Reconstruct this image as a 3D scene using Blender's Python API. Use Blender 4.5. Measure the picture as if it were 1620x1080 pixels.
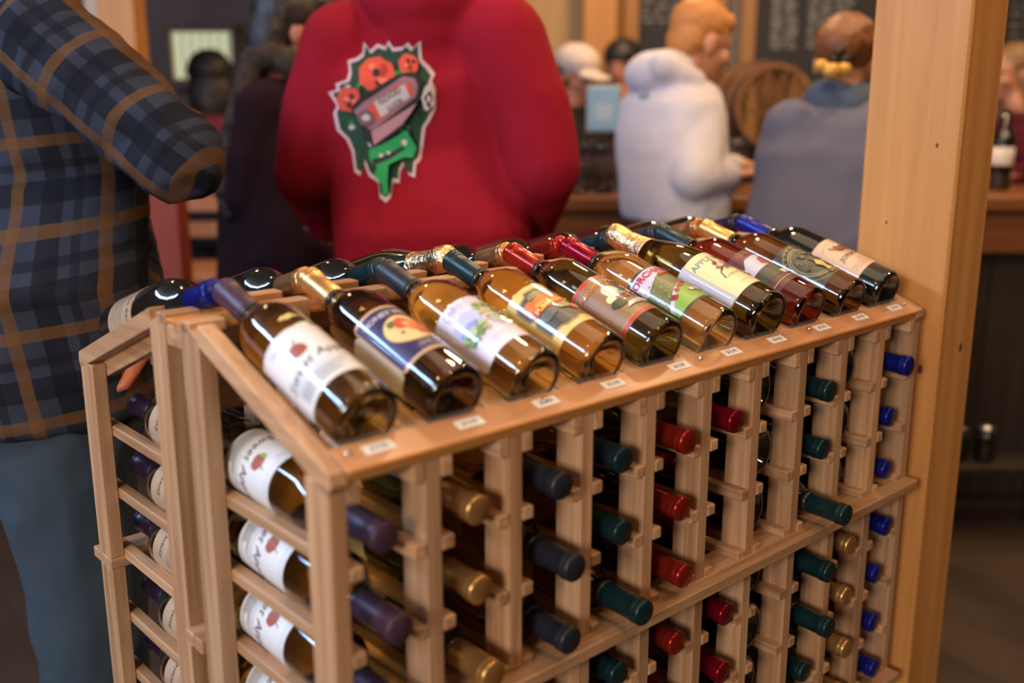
import bpy, bmesh, math, random
import numpy as np
from mathutils import Vector, Matrix, noise
from mathutils.bvhtree import BVHTree

random.seed(7)
SC = bpy.context.scene
COL = SC.collection
for o in list(bpy.data.objects):
    bpy.data.objects.remove(o)

# ------------------------------------------------------------------ camera
ZL = 1.04                                   # height of the rack's front lip above the floor
CAM = Vector((-0.4570, -0.7472, ZL + 0.3384))
YAW, PITCH, ROLL, FPX = 0.73241, 0.23339, -0.00147, 1591.7
FW = Vector((math.cos(PITCH)*math.sin(YAW), math.cos(PITCH)*math.cos(YAW), -math.sin(PITCH)))
RT = Vector((math.cos(YAW), -math.sin(YAW), 0))
UP = RT.cross(FW)
c_, s_ = math.cos(ROLL), math.sin(ROLL)
RT, UP = RT*c_ + UP*s_, UP*c_ - RT*s_
cd = bpy.data.cameras.new('camera')
cd.sensor_width = 36.0
cd.lens = 36.0*FPX/1620
cd.clip_start = 0.02
cd.dof.use_dof = True
cd.dof.focus_distance = 1.40
cd.dof.aperture_fstop = 1.9
cam = bpy.data.objects.new('camera', cd)
COL.objects.link(cam)
cam.matrix_world = Matrix(((RT.x, UP.x, -FW.x, CAM.x), (RT.y, UP.y, -FW.y, CAM.y), (RT.z, UP.z, -FW.z, CAM.z), (0, 0, 0, 1)))
SC.camera = cam
FH = Vector((math.sin(YAW), math.cos(YAW), 0))      # level view direction
RH = Vector((math.cos(YAW), -math.sin(YAW), 0))


def ray(u, v):
    return FW + RT*((u - 810)/FPX) - UP*((v - 540)/FPX)


def at(u, v, d):                             # photo pixel at a depth (metres along the view)
    return CAM + ray(u, v)*d


def W(a, d, z):                              # room frame: a to the right, d away from the camera
    p = CAM + RH*a + FH*d
    return Vector((p.x, p.y, z))


def pix(p):
    q = Vector(p) - CAM
    d = q.dot(FW)
    if d < 0.05:
        return (-1e4, -1e4)
    return (810 + FPX*q.dot(RT)/d, 540 - FPX*q.dot(UP)/d)


# ------------------------------------------------------------------ light
wd = bpy.data.worlds.new('world')
SC.world = wd
wd.use_nodes = True
wd.node_tree.nodes['Background'].inputs[0].default_value = (1.0, 0.8, 0.62, 1)
wd.node_tree.nodes['Background'].inputs[1].default_value = 0.05
SC.view_settings.view_transform = 'Standard'
SC.view_settings.look = 'None'
SC.view_settings.gamma = 1.0
SC.view_settings.use_curve_mapping = False
SC.view_settings.exposure = 0.0


def area(name, loc, target, size, power, colour, sy=None):
    l = bpy.data.lights.new(name, 'AREA')
    l.energy = power
    l.color = colour
    l.size = size
    if sy:
        l.shape = 'RECTANGLE'
        l.size_y = sy
    else:
        l.shape = 'DISK'
    o = bpy.data.objects.new(name, l)
    COL.objects.link(o)
    o.location = loc
    o.rotation_euler = (Vector(target) - Vector(loc)).to_track_quat('-Z', 'Y').to_euler()
    return o


WARM = (1.0, 0.66, 0.36)
COOL = (0.72, 0.84, 1.0)
for i, (a, d, pw) in enumerate([(-1.2, 0.2, 11), (1.1, -0.4, 13), (0.1, 2.2, 13), (1.9, 1.6, 16), (-1.4, 3.2, 9), (0.6, 3.9, 26), (2.3, 3.6, 20), (1.25, 2.75, 18)]):  # last entry is an added, unseen lamp that brightens the barrel head
    area('downlight_and_fill', W(a, d, 2.93), W(a, d, 0), 0.16, pw, WARM)
area('ceiling_wash', W(0.4, 1.2, 2.95), W(0.4, 1.2, 0), 2.2, 16, (1.0, 0.74, 0.5))
area('window_daylight', W(-2.86, 0.8, 2.79), W(0.0, 1.15, 1.1), 3.0, 115, (0.42, 0.64, 1.0), 0.26)
area('shopfront_daylight', W(-1.55, -2.35, 2.1), W(0.3, 1.2, 0.9), 1.0, 110, (1.0, 0.94, 0.88), 0.8)

# ------------------------------------------------------------------ helpers
def tag(o, label=None, cat=None, group=None, kind=None):
    if label: o['label'] = label
    if cat: o['category'] = cat
    if group: o['group'] = group
    if kind: o['kind'] = kind
    return o


def empty(name, loc=(0, 0, 0), rz=0.0):
    o = bpy.data.objects.new(name, None)
    o.empty_display_size = 0.05
    COL.objects.link(o)
    o.location = loc
    o.rotation_euler = (0, 0, rz)
    return o


def link(name, me, parent=None, loc=None, rot=None):
    o = bpy.data.objects.new(name, me)
    COL.objects.link(o)
    if parent: o.parent = parent
    if loc is not None: o.location = loc
    if rot is not None: o.rotation_euler = rot
    return o


def mesh_from(verts, faces, mats, smooth=False, fm=None):
    me = bpy.data.meshes.new('mesh')
    me.from_pydata([tuple(v) for v in verts], [], faces)
    for m in (mats if isinstance(mats, (list, tuple)) else [mats]):
        me.materials.append(m)
    if fm is not None:
        me.polygons.foreach_set('material_index', fm)
    if smooth:
        me.polygons.foreach_set('use_smooth', [True]*len(me.polygons))
    me.update()
    return me


def bm_mesh(bm, mats, smooth=False):
    me = bpy.data.meshes.new('mesh')
    bmesh.ops.recalc_face_normals(bm, faces=bm.faces[:])
    bm.to_mesh(me)
    bm.free()
    for m in (mats if isinstance(mats, (list, tuple)) else [mats]):
        me.materials.append(m)
    if smooth:
        me.polygons.foreach_set('use_smooth', [True]*len(me.polygons))
    return me


_box = {}


def box(sx, sy, sz, mat, bev=0.0015):
    """centred box mesh with softened edges, shared between alike pieces"""
    key = (round(sx, 5), round(sy, 5), round(sz, 5), mat.name, bev)
    if key in _box: return _box[key]
    bm = bmesh.new()
    bmesh.ops.create_cube(bm, size=1)
    bmesh.ops.scale(bm, vec=(sx, sy, sz), verts=bm.verts[:])
    if bev:
        bmesh.ops.bevel(bm, geom=bm.edges[:], offset=bev, segments=1, affect='EDGES')
    _box[key] = bm_mesh(bm, mat)
    return _box[key]


def boxat(name, c, size, mat, parent=None, bev=0.0015, rot=None):
    return link(name, box(*size, mat, bev), parent, c, rot)


def lathe(profile, mat, n=28, key=None):
    """surface of revolution about local z; profile = [(r, z), ...]"""
    vs, fs = [], []
    for (r, z) in profile:
        for k in range(n):
            a = 2*math.pi*k/n
            vs.append((r*math.cos(a), r*math.sin(a), z))
    for i in range(len(profile)-1):
        for k in range(n):
            k2 = (k+1) % n
            fs.append((i*n+k, i*n+k2, (i+1)*n+k2, (i+1)*n+k))
    if profile[0][0] > 1e-6: fs.append(tuple(reversed(range(n))))
    if profile[-1][0] > 1e-6: fs.append(tuple(range((len(profile)-1)*n, len(profile)*n)))
    me = mesh_from(vs, fs, mat, True)
    bm = bmesh.new(); bm.from_mesh(me)
    bmesh.ops.remove_doubles(bm, verts=bm.verts[:], dist=1e-6)
    bmesh.ops.recalc_face_normals(bm, faces=bm.faces[:])
    bm.to_mesh(me); bm.free()
    return me


# ------------------------------------------------------------------ materials
def nodes(name):
    m = bpy.data.materials.new(name)
    m.use_nodes = True
    nt = m.node_tree
    return m, nt, nt.nodes['Principled BSDF']


def plain(name, col, rough=0.6, metal=0.0, coat=0.0, spec=0.5, bump=0.0, bscale=60, var=0.0):
    m, nt, b = nodes(name)
    b.inputs['Base Color'].default_value = (*col, 1)
    b.inputs['Roughness'].default_value = rough
    b.inputs['Metallic'].default_value = metal
    b.inputs['Coat Weight'].default_value = coat
    b.inputs['Coat Roughness'].default_value = 0.08
    b.inputs['Specular IOR Level'].default_value = spec
    if bump or var:
        tc = nt.nodes.new('ShaderNodeTexCoord')
        nz = nt.nodes.new('ShaderNodeTexNoise')
        nz.inputs['Scale'].default_value = bscale
        nz.inputs['Detail'].default_value = 4
        nt.links.new(tc.outputs['Object'], nz.inputs['Vector'])
        if bump:
            bp = nt.nodes.new('ShaderNodeBump')
            bp.inputs['Strength'].default_value = bump
            bp.inputs['Distance'].default_value = 0.004
            nt.links.new(nz.outputs['Fac'], bp.inputs['Height'])
            nt.links.new(bp.outputs['Normal'], b.inputs['Normal'])
        if var:
            mx = nt.nodes.new('ShaderNodeMix'); mx.data_type = 'RGBA'
            mx.inputs[6].default_value = (*[c*(1-var) for c in col], 1)
            mx.inputs[7].default_value = (*[min(1, c*(1+var)) for c in col], 1)
            nt.links.new(nz.outputs['Fac'], mx.inputs[0])
            nt.links.new(mx.outputs[2], b.inputs['Base Color'])
    return m


def wood(name, ax, c1, c2, rough=0.5, scale=1.0, coat=0.0, knots=False):
    """grain runs along axis ax of the object"""
    m, nt, b = nodes(name)
    N, L = nt.nodes.new, nt.links.new
    tc = N('ShaderNodeTexCoord')
    oi = N('ShaderNodeObjectInfo')
    ad = N('ShaderNodeVectorMath'); ad.operation = 'MULTIPLY_ADD'
    ad.inputs[1].default_value = (17.0, 13.0, 11.0)
    cb = N('ShaderNodeCombineXYZ')
    for i in range(3): L(oi.outputs['Random'], cb.inputs[i])
    L(cb.outputs[0], ad.inputs[0]); L(tc.outputs['Object'], ad.inputs[2])
    mp = N('ShaderNodeMapping')
    sc = [90*scale]*3; sc[ax] = 3.0*scale
    mp.inputs['Scale'].default_value = sc
    L(ad.outputs[0], mp.inputs['Vector'])
    n1 = N('ShaderNodeTexNoise'); n1.inputs['Scale'].default_value = 1.0; n1.inputs['Detail'].default_value = 5
    n1.inputs['Distortion'].default_value = 0.6
    L(mp.outputs[0], n1.inputs['Vector'])
    mp2 = N('ShaderNodeMapping'); sc2 = [14*scale]*3; sc2[ax] = 1.2*scale
    mp2.inputs['Scale'].default_value = sc2
    L(ad.outputs[0], mp2.inputs['Vector'])
    n2 = N('ShaderNodeTexNoise'); n2.inputs['Scale'].default_value = 1.0; n2.inputs['Detail'].default_value = 2
    L(mp2.outputs[0], n2.inputs['Vector'])
    ma = N('ShaderNodeMath'); ma.operation = 'ADD'; ma.use_clamp = True
    m1 = N('ShaderNodeMath'); m1.operation = 'MULTIPLY_ADD'; m1.inputs[1].default_value = 1.5; m1.inputs[2].default_value = -0.55
    L(n1.outputs['Fac'], m1.inputs[0])
    m2 = N('ShaderNodeMath'); m2.operation = 'MULTIPLY_ADD'; m2.inputs[1].default_value = 0.9; m2.inputs[2].default_value = -0.2
    L(n2.outputs['Fac'], m2.inputs[0])
    L(m1.outputs[0], ma.inputs[0]); L(m2.outputs[0], ma.inputs[1])
    mx = N('ShaderNodeMix'); mx.data_type = 'RGBA'
    mx.inputs[6].default_value = (*c1, 1); mx.inputs[7].default_value = (*c2, 1)
    L(ma.outputs[0], mx.inputs[0])
    hv = N('ShaderNodeHueSaturation')
    vv = N('ShaderNodeMath'); vv.operation = 'MULTIPLY_ADD'; vv.inputs[1].default_value = 0.3; vv.inputs[2].default_value = 0.85
    L(oi.outputs['Random'], vv.inputs[0]); L(vv.outputs[0], hv.inputs['Value'])
    L(mx.outputs[2], hv.inputs['Color'])
    last = hv.outputs['Color']
    if knots:
        vo = N('ShaderNodeTexVoronoi'); vo.inputs['Scale'].default_value = 1.0
        mp3 = N('ShaderNodeMapping'); sk = [5.0]*3; sk[ax] = 2.0; mp3.inputs['Scale'].default_value = sk
        L(tc.outputs['Object'], mp3.inputs['Vector']); L(mp3.outputs[0], vo.inputs['Vector'])
        rp = N('ShaderNodeMapRange'); rp.inputs[1].default_value = 0.05; rp.inputs[2].default_value = 0.11
        L(vo.outputs['Distance'], rp.inputs[0])
        mk = N('ShaderNodeMix'); mk.data_type = 'RGBA'
        mk.inputs[6].default_value = (0.09, 0.035, 0.015, 1)
        L(rp.outputs[0], mk.inputs[0]); L(last, mk.inputs[7])
        last = mk.outputs[2]
    L(last, b.inputs['Base Color'])
    b.inputs['Roughness'].default_value = rough
    b.inputs['Coat Weight'].default_value = coat
    b.inputs['Coat Roughness'].default_value = 0.2
    bp = N('ShaderNodeBump'); bp.inputs['Strength'].default_value = 0.25; bp.inputs['Distance'].default_value = 0.0015
    L(n1.outputs['Fac'], bp.inputs['Height']); L(bp.outputs['Normal'], b.inputs['Normal'])
    return m


def glass(name, col, rough=0.0, ior=1.36, trans=1.0):
    m, nt, b = nodes(name)
    b.inputs['Base Color'].default_value = (*col, 1)
    b.inputs['Roughness'].default_value = rough
    b.inputs['IOR'].default_value = ior
    b.inputs['Transmission Weight'].default_value = trans
    b.inputs['Coat Weight'].default_value = 1.0
    b.inputs['Coat Roughness'].default_value = 0.02
    return m


def emit(name, col, s):
    m = bpy.data.materials.new(name)
    m.use_nodes = True
    nt = m.node_tree
    nt.nodes.clear()
    e = nt.nodes.new('ShaderNodeEmission')
    e.inputs[0].default_value = (*col, 1); e.inputs[1].default_value = s
    o = nt.nodes.new('ShaderNodeOutputMaterial')
    nt.links.new(e.outputs[0], o.inputs[0])
    return m


FIR1, FIR2 = (0.30, 0.135, 0.058), (0.64, 0.375, 0.20)
M = {
    'wx': wood('fir_x', 0, FIR1, FIR2), 'wy': wood('fir_y', 1, FIR1, FIR2), 'wz': wood('fir_z', 2, FIR1, FIR2),
    'lip': wood('lip_warm_lit', 0, (0.44, 0.155, 0.035), (0.66, 0.285, 0.075), 0.32, 1.0, 0.4),  # reflected warm overhead light put into the colour as extra orange
    'ply': wood('ply', 2, (0.5, 0.32, 0.18), (0.66, 0.45, 0.27)),
    'panel': wood('amber_panel', 0, (0.12, 0.05, 0.015), (0.22, 0.10, 0.03)),
    'pillar': wood('pillar_wood', 2, (0.42, 0.165, 0.038), (0.64, 0.30, 0.085), 0.5, 0.42, 0.15),
    'post': wood('far_post_wood', 2, (0.5, 0.2, 0.05), (0.7, 0.33, 0.1), 0.5, 0.5),
    'floor': wood('floor_wood', 1, (0.035, 0.022, 0.016), (0.06, 0.038, 0.026), 0.45, 0.3),
    'bar_top': wood('bar_top_wood', 0, (0.16, 0.06, 0.022), (0.28, 0.11, 0.04), 0.3, 0.4, 0.4),
    'bar_front': wood('bar_front_wood', 2, (0.02, 0.016, 0.013), (0.05, 0.035, 0.026), 0.5, 0.4),
    'tan': wood('tan_boards', 2, (0.50, 0.27, 0.10), (0.66, 0.40, 0.17), 0.6, 0.35),
    'brown': wood('brown_boards', 2, (0.026, 0.010, 0.005), (0.062, 0.022, 0.009), 0.55, 0.35),
    'grey': plain('grey_plaster', (0.22, 0.19, 0.17), 0.8, var=0.1, bscale=6),
    'ceil': plain('ceiling_paint', (0.35, 0.26, 0.19), 0.9),
    'dark': plain('dark_paint', (0.03, 0.028, 0.028), 0.6),
    'slate': plain('chalkboard_slate', (0.028, 0.026, 0.026), 0.75, var=0.25, bscale=5),
    'chalk': plain('chalk', (0.25, 0.24, 0.23), 0.9),
    'frame': wood('frame_wood', 2, (0.36, 0.16, 0.05), (0.5, 0.25, 0.09), 0.5, 0.6),
    'framex': wood('frame_wood_x', 0, (0.36, 0.16, 0.05), (0.5, 0.25, 0.09), 0.5, 0.6),
    'clear': plain('clear_acrylic', (0.9, 0.9, 0.9), 0.05, 0, 0.6),
    'tumbler': glass('clear_glass', (0.9, 0.92, 0.94), 0.0, 1.2),
    'paper': plain('white_paper', (0.90, 0.86, 0.84), 0.6),
    'ink': plain('dark_ink', (0.05, 0.035, 0.04), 0.7),
    'steel': plain('steel', (0.7, 0.68, 0.66), 0.25, 1.0),
    'black': plain('black_plastic', (0.015, 0.015, 0.017), 0.4),
    # glass of the bottles
    'g_straw': glass('straw_wine_glass', (0.90, 0.70, 0.24)),
    'g_gold': glass('golden_wine_glass', (0.90, 0.62, 0.17)),
    'g_pale': glass('pale_wine_glass', (0.90, 0.76, 0.45)),
    'g_green': glass('green_bottle_glass', (0.22, 0.20, 0.04)),
    'g_brown': glass('brown_bottle_glass', (0.28, 0.16, 0.045)),
    'g_dark': plain('dark_bottle_glass', (0.008, 0.008, 0.006), 0.04, 0, 1.0),
    'g_olive': plain('dark_olive_glass', (0.014, 0.014, 0.004), 0.04, 0, 1.0),
    'g_red': glass('red_wine_glass', (0.34, 0.055, 0.045)),
    # capsules
    'c_purple': plain('capsule_purple', (0.064, 0.028, 0.050), 0.42, 0.2),
    'c_gold': plain('capsule_gold', (0.72, 0.40, 0.14), 0.33, 0.85),
    'c_navy': plain('capsule_navy', (0.011, 0.013, 0.022), 0.42),
    'c_teal': plain('capsule_teal', (0.004, 0.022, 0.026), 0.34, 0.25),
    'c_red': plain('capsule_red', (0.36, 0.024, 0.013), 0.22, 0.7),
    'c_magenta': plain('capsule_magenta', (0.27, 0.006, 0.022), 0.22, 0.7),
    'c_foil': plain('capsule_foil', (0.80, 0.52, 0.27), 0.28, 1.0, bump=0.9, bscale=130),
    'c_blue': plain('capsule_blue', (0.008, 0.014, 0.20), 0.28, 0.5),
    'c_black': plain('capsule_black', (0.02, 0.014, 0.022), 0.4),
    'c_bronze': plain('capsule_bronze', (0.55, 0.28, 0.11), 0.3, 0.85),
    'c_plum': plain('capsule_plum', (0.018, 0.008, 0.022), 0.35),
    'knot': plain('wood_knot', (0.10, 0.035, 0.012), 0.6),
    'seal': plain('neck_seal', (0.025, 0.02, 0.016), 0.3),
}


M['clear'].node_tree.nodes['Principled BSDF'].inputs['Alpha'].default_value = 0.05


def ink(name, col):
    k = 'ink_' + name
    if k not in M: M[k] = plain(k, col, 0.85 if name.startswith('print') else 0.45, 0, 0.0 if name.startswith('print') else 1.0)
    M[k].node_tree.nodes['Principled BSDF'].inputs['Coat Roughness'].default_value = 0.03
    return M[k]


# ------------------------------------------------------------------ room shell
def slab(name, p0, p1, z0, z1, th, mat, side=1, kind='structure'):
    """vertical wall from p0 to p1 (room points), thickness th pushed to one side"""
    p0, p1 = Vector(p0), Vector(p1)
    d = (p1 - p0); n = Vector((-d.y, d.x, 0)).normalized()*th*side
    vs = []
    for z in (z0, z1):
        for p in (p0, p1, p1+n, p0+n): vs.append((p.x, p.y, z))
    fs = [(0, 1, 2, 3), (4, 5, 6, 7), (0, 1, 5, 4), (1, 2, 6, 5), (2, 3, 7, 6), (3, 0, 4, 7)]
    me = mesh_from(vs, fs, mat)
    bm = bmesh.new(); bm.from_mesh(me); bmesh.ops.recalc_face_normals(bm, faces=bm.faces[:]); bm.to_mesh(me); bm.free()
    o = link(name, me)
    if kind: o['kind'] = kind
    return o


A0, A1, D0, D1, HC = -3.0, 4.2, -2.6, 5.2, 3.0


def hplane(name, z0, z1, mat):
    cs = [W(A0-.1, D0-.1, 0), W(A1+.1, D0-.1, 0), W(A1+.1, D1+.1, 0), W(A0-.1, D1+.1, 0)]
    vs = [(p.x, p.y, z) for z in (z0, z1) for p in cs]
    fs = [(3, 2, 1, 0), (4, 5, 6, 7), (0, 1, 5, 4), (1, 2, 6, 5), (2, 3, 7, 6), (3, 0, 4, 7)]
    o = link(name, mesh_from(vs, fs, mat)); o['kind'] = 'structure'
    return o


hplane('floor', -0.05, 0.0, M['floor'])
hplane('ceiling', HC, HC+0.05, M['ceil'])
# back wall: dark brown boards on the left, tan boards in the middle, grey plaster to the right
slab('wall_back_left', W(A0, D1, 0), W(-0.35, D1, 0), 0, HC, 0.1, M['brown'])
slab('wall_back_middle', W(-0.35, D1, 0), W(0.62, D1, 0), 0, HC, 0.1, M['tan'])
slab('wall_back_right', W(0.62, D1, 0), W(A1, D1, 0), 0, HC, 0.1, M['grey'])
slab('wall_right', W(A1, D1, 0), W(A1, D0, 0), 0, HC, 0.1, M['brown'])
slab('wall_front', W(A1, D0, 0), W(A0, D0, 0), 0, HC, 0.1, M['brown'])
slab('wall_left', W(A0, D0, 0), W(A0, D1, 0), 0, HC, 0.1, M['brown'])


def loc_z(o, v):
    o.location = v
    return o


def rbox(name, a, d, z, sa, sd, sz, mat, parent=None, bev=0.003):
    """box square to the room frame, centred at (a, d, z)"""
    rz = -YAW
    if parent is None:
        return link(name, box(sa, sd, sz, mat, bev), None, W(a, d, z), (0, 0, rz))
    return link(name, box(sa, sd, sz, mat, bev), parent, (a, d, z))


def rempty(name, a, d, z=0):
    return empty(name, W(a, d, z), -YAW)


# lit window in the far left wall
win = rempty('window_1', (352-810)/FPX*5.28, 5.12, 1.38 + 0.225); tag(win, 'small bright window with pale slats in the brown far wall', 'window', kind='structure')
rbox('pane', 0, 0.03, 0, 0.30, 0.01, 0.22, emit('window_glow', (0.78, 0.85, 0.56), 0.75), win, 0)
for k in range(7):
    rbox('slat', -0.135+k*0.045, 0.0, 0, 0.008, 0.012, 0.24, M['tan'], win, 0.001)
for (x, z, sx, sz) in ((0, .14, .36, .04), (0, -.14, .36, .04), (-.165, 0, .03, .24), (.165, 0, .03, .24)):
    rbox('window_frame', x, 0, z, sx, 0.03, sz, M['brown'], win)

# ------------------------------------------------------------------ the wine racks
P, T, PW = 0.110, 0.020, 0.041         # column pitch, post thickness, post depth
NC, DEP, GAP = 10, 0.290, 0.044
ROW = 0.090
RAILZ = [-0.088, -0.178, -0.268, -0.366, -0.456, -0.546, -0.628, -0.726, -0.816, -0.906, -0.988]
MIDZ = [-0.278, -0.638, -0.998]
LY0, LZ0, LY1, LZ1 = -0.003, 0.0115, 0.249, 0.1095      # end rail top edge, low and high end
ANG = math.atan2(LZ1-LZ0, LY1-LY0)
DANG = math.radians(17.3)              # tilt of the display bottles
BY, BZ = 0.0265, 0.0415                  # base centre of a display bottle


def slope_mesh(x0, x1, pts, mat, key, bev=0.001):
    """prism: side outline pts (y, z) extruded from x0 to x1"""
    k = ('slope', key, round(x0, 4), round(x1, 4))
    if k in _box: return _box[k]
    n = len(pts)
    vs = [(x0, y, z) for y, z in pts] + [(x1, y, z) for y, z in pts]
    fs = [tuple(range(n)), tuple(range(2*n-1, n-1, -1))] + [(i, (i+1) % n, n+(i+1) % n, n+i) for i in range(n)]
    bm = bmesh.new()
    bv = [bm.verts.new(v) for v in vs]
    for f in fs: bm.faces.new([bv[i] for i in f])
    bmesh.ops.recalc_face_normals(bm, faces=bm.faces[:])
    if bev: bmesh.ops.bevel(bm, geom=bm.edges[:], offset=bev, segments=1, affect='EDGES')
    _box[k] = bm_mesh(bm, mat)
    return _box[k]


def build_rack(loc, rz, label, tags):
    R = empty('wine_rack', loc, rz)
    tag(R, label, 'wine rack')
    tops = [0.0] + MIDZ[:2]
    for k in range(NC+1):
        x = k*P
        # front posts in three storeys, upper one cut to the slope
        zt = 0.0
        boxat('post', (x, PW/2, (zt + MIDZ[0])/2), (T, PW, zt-MIDZ[0]), M['wz'], R)
        boxat('post', (x, PW/2, (MIDZ[0]-0.016+MIDZ[1])/2), (T, PW, MIDZ[0]-0.016-MIDZ[1]), M['wz'], R)
        boxat('post', (x, PW/2, (MIDZ[1]-0.016-ZL)/2), (T, PW, MIDZ[1]-0.016+ZL), M['wz'], R)
        # back post, one length, top cut to the slope
        z1, z2 = 0.0935, 0.108
        link('post', slope_mesh(-T/2, T/2, [(DEP-PW, -ZL), (DEP, -ZL), (DEP, z2), (DEP-PW, z1)], M['wz'], 'back'), R, (x, 0, 0))
        # slope rail on top of the front post
        dy, dz = math.cos(ANG), math.sin(ANG)
        h = 0.022
        top = [(LY0, LZ0), (LY1, LZ1)]
        if k in (0, NC):
            link('slope_rail', slope_mesh(-T/2, T/2, [(LY0-0.002, LZ0-0.012), (LY0+0.004, LZ0-h), (LY1, LZ1-h/dy), (LY1, LZ1), (LY0, LZ0)], M['wy'], 'end'), R, (x, 0, 0))
        else:
            link('slope_rail', slope_mesh(-T/2, T/2, [(0.03, 0.0), (DEP-PW, 0.066), (DEP-PW, 0.088), (0.03, 0.019)], M['wy'], 'mid'), R, (x, 0, 0))
        # cleats on both sides of the slope rail that carry the display bottles
        td = math.tan(DANG)
        def cz(y): return BZ + (y-BY)*td - 0.0245/math.cos(DANG)
        for s in (-1, 1):
            if (k == 0 and s < 0) or (k == NC and s > 0): continue
            xa, xb = sorted((s*T/2, s*(T/2+0.014)))
            link('display_cleat', slope_mesh(xa, xb, [(-0.001, -0.024), (0.03, -0.022), (DEP-PW-0.001, cz(DEP-PW)-0.02), (DEP-PW-0.001, cz(DEP-PW)), (0.036, cz(0.036)), (-0.001, -0.003)], M['wy'], 'cleat%d' % s), R, (x, 0, 0))
        # bottle rails
        for r, z in enumerate(RAILZ):
            for s in (-1, 1):
                if (k == 0 and s < 0) or (k == NC and s > 0): continue
                boxat('bottle_rail', (x + s*(T/2+0.008), DEP/2-0.003, z-0.0075), (0.016, DEP-0.004, 0.015), M['wy'], R)
        # ridge blocks between the bottle necks
        if 0 < k < NC:
            boxat('ridge_block', (x, 0.2805, 0.1015), (0.064, 0.060, 0.021) if False else (0.060, 0.022, 0.030), M['wx'], R)
    # end ridge blocks
    for x in (0.012, NC*P-0.012):
        boxat('ridge_block', (x, 0.2805, 0.1015), (0.044, 0.022, 0.014), M['wx'], R)
    Lx = NC*P + T
    # front lip board laid along the slope
    wl = 0.038
    yc, zc = LY0 - 0.003 + wl/2*math.cos(ANG), LZ0 - 0.001 + wl/2*math.sin(ANG)
    n = Vector((0, -math.sin(ANG), math.cos(ANG)))
    cpos = Vector((NC*P/2, yc, zc)) - n*0.0075
    boxat('lip_board', cpos, (Lx - 2*T - 0.0005, wl, 0.015), M['lip'], R, 0.0015, (ANG, 0, 0))
    cp = Vector((NC*P/2, yc, zc)) + n*0.0022
    st = boxat('price_strip', cp, (Lx-0.05, 0.036, 0.0012), M['clear'], R, 0.0003, (ANG, 0, 0))
    e = Vector((NC*P/2, yc, zc)) + Vector((0, math.cos(ANG), math.sin(ANG)))*0.0175 + n*0.0045
    boxat('price_strip_edge', e, (Lx-0.05, 0.0012, 0.005), M['clear'], R, 0.0003, (ANG, 0, 0))
    sm = lathe([(0.0, 0.0015), (0.0022, 0.0012), (0.0034, 0.0), (0.0034, -0.0008)], M['steel'], 12)
    for x in (0.022, 0.275, 0.55, 0.80, 1.078):
        q = Vector((x, yc, zc)) + Vector((0, math.cos(ANG), math.sin(ANG)))*0.004 + n*0.0036
        link('screw', sm, R, q, (ANG, 0, 0))
    # ridge rail, ply strip and shelves behind and in front
    boxat('ridge_rail', (NC*P/2, DEP+0.0105, 0.085), (Lx-0.004, 0.020, 0.024), M['wx'], R)
    boxat('ridge_cap', (NC*P/2, DEP+0.002, 0.1005), (Lx-0.004, 0.037, 0.007), M['lip'], R)
    boxat('ply_strip', (-0.004, DEP+0.004, 0.045), (0.006, 0.007, 0.055), M['ply'], R, 0.0005)
    boxat('ply_strip', (-0.004, DEP+0.0035, -0.11), (0.006, 0.006, 0.24), M['ply'], R, 0.0005)
    boxat('back_panel', (NC*P/2, DEP+0.004, 0.035), (Lx-0.04, 0.005, 0.076), M['panel'], R, 0.0005)
    for z in MIDZ:
        boxat('shelf_rail', (NC*P/2, 0.010, z-0.008), (Lx+0.002, 0.064, 0.016), M['wx'], R)
        boxat('shelf_rail', (NC*P/2, DEP+0.0105, z-0.008), (Lx+0.010, 0.020, 0.018), M['wx'], R)
    return R


Rk1 = build_rack((0, 0, ZL), 0.0, 'fir display rack with ten columns of bottles and price tags on its lip', True)
Rk2 = build_rack((NC*P, 2*DEP+GAP, ZL), math.pi, 'fir display rack standing back to back behind the rack with visible price tags', False)

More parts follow.
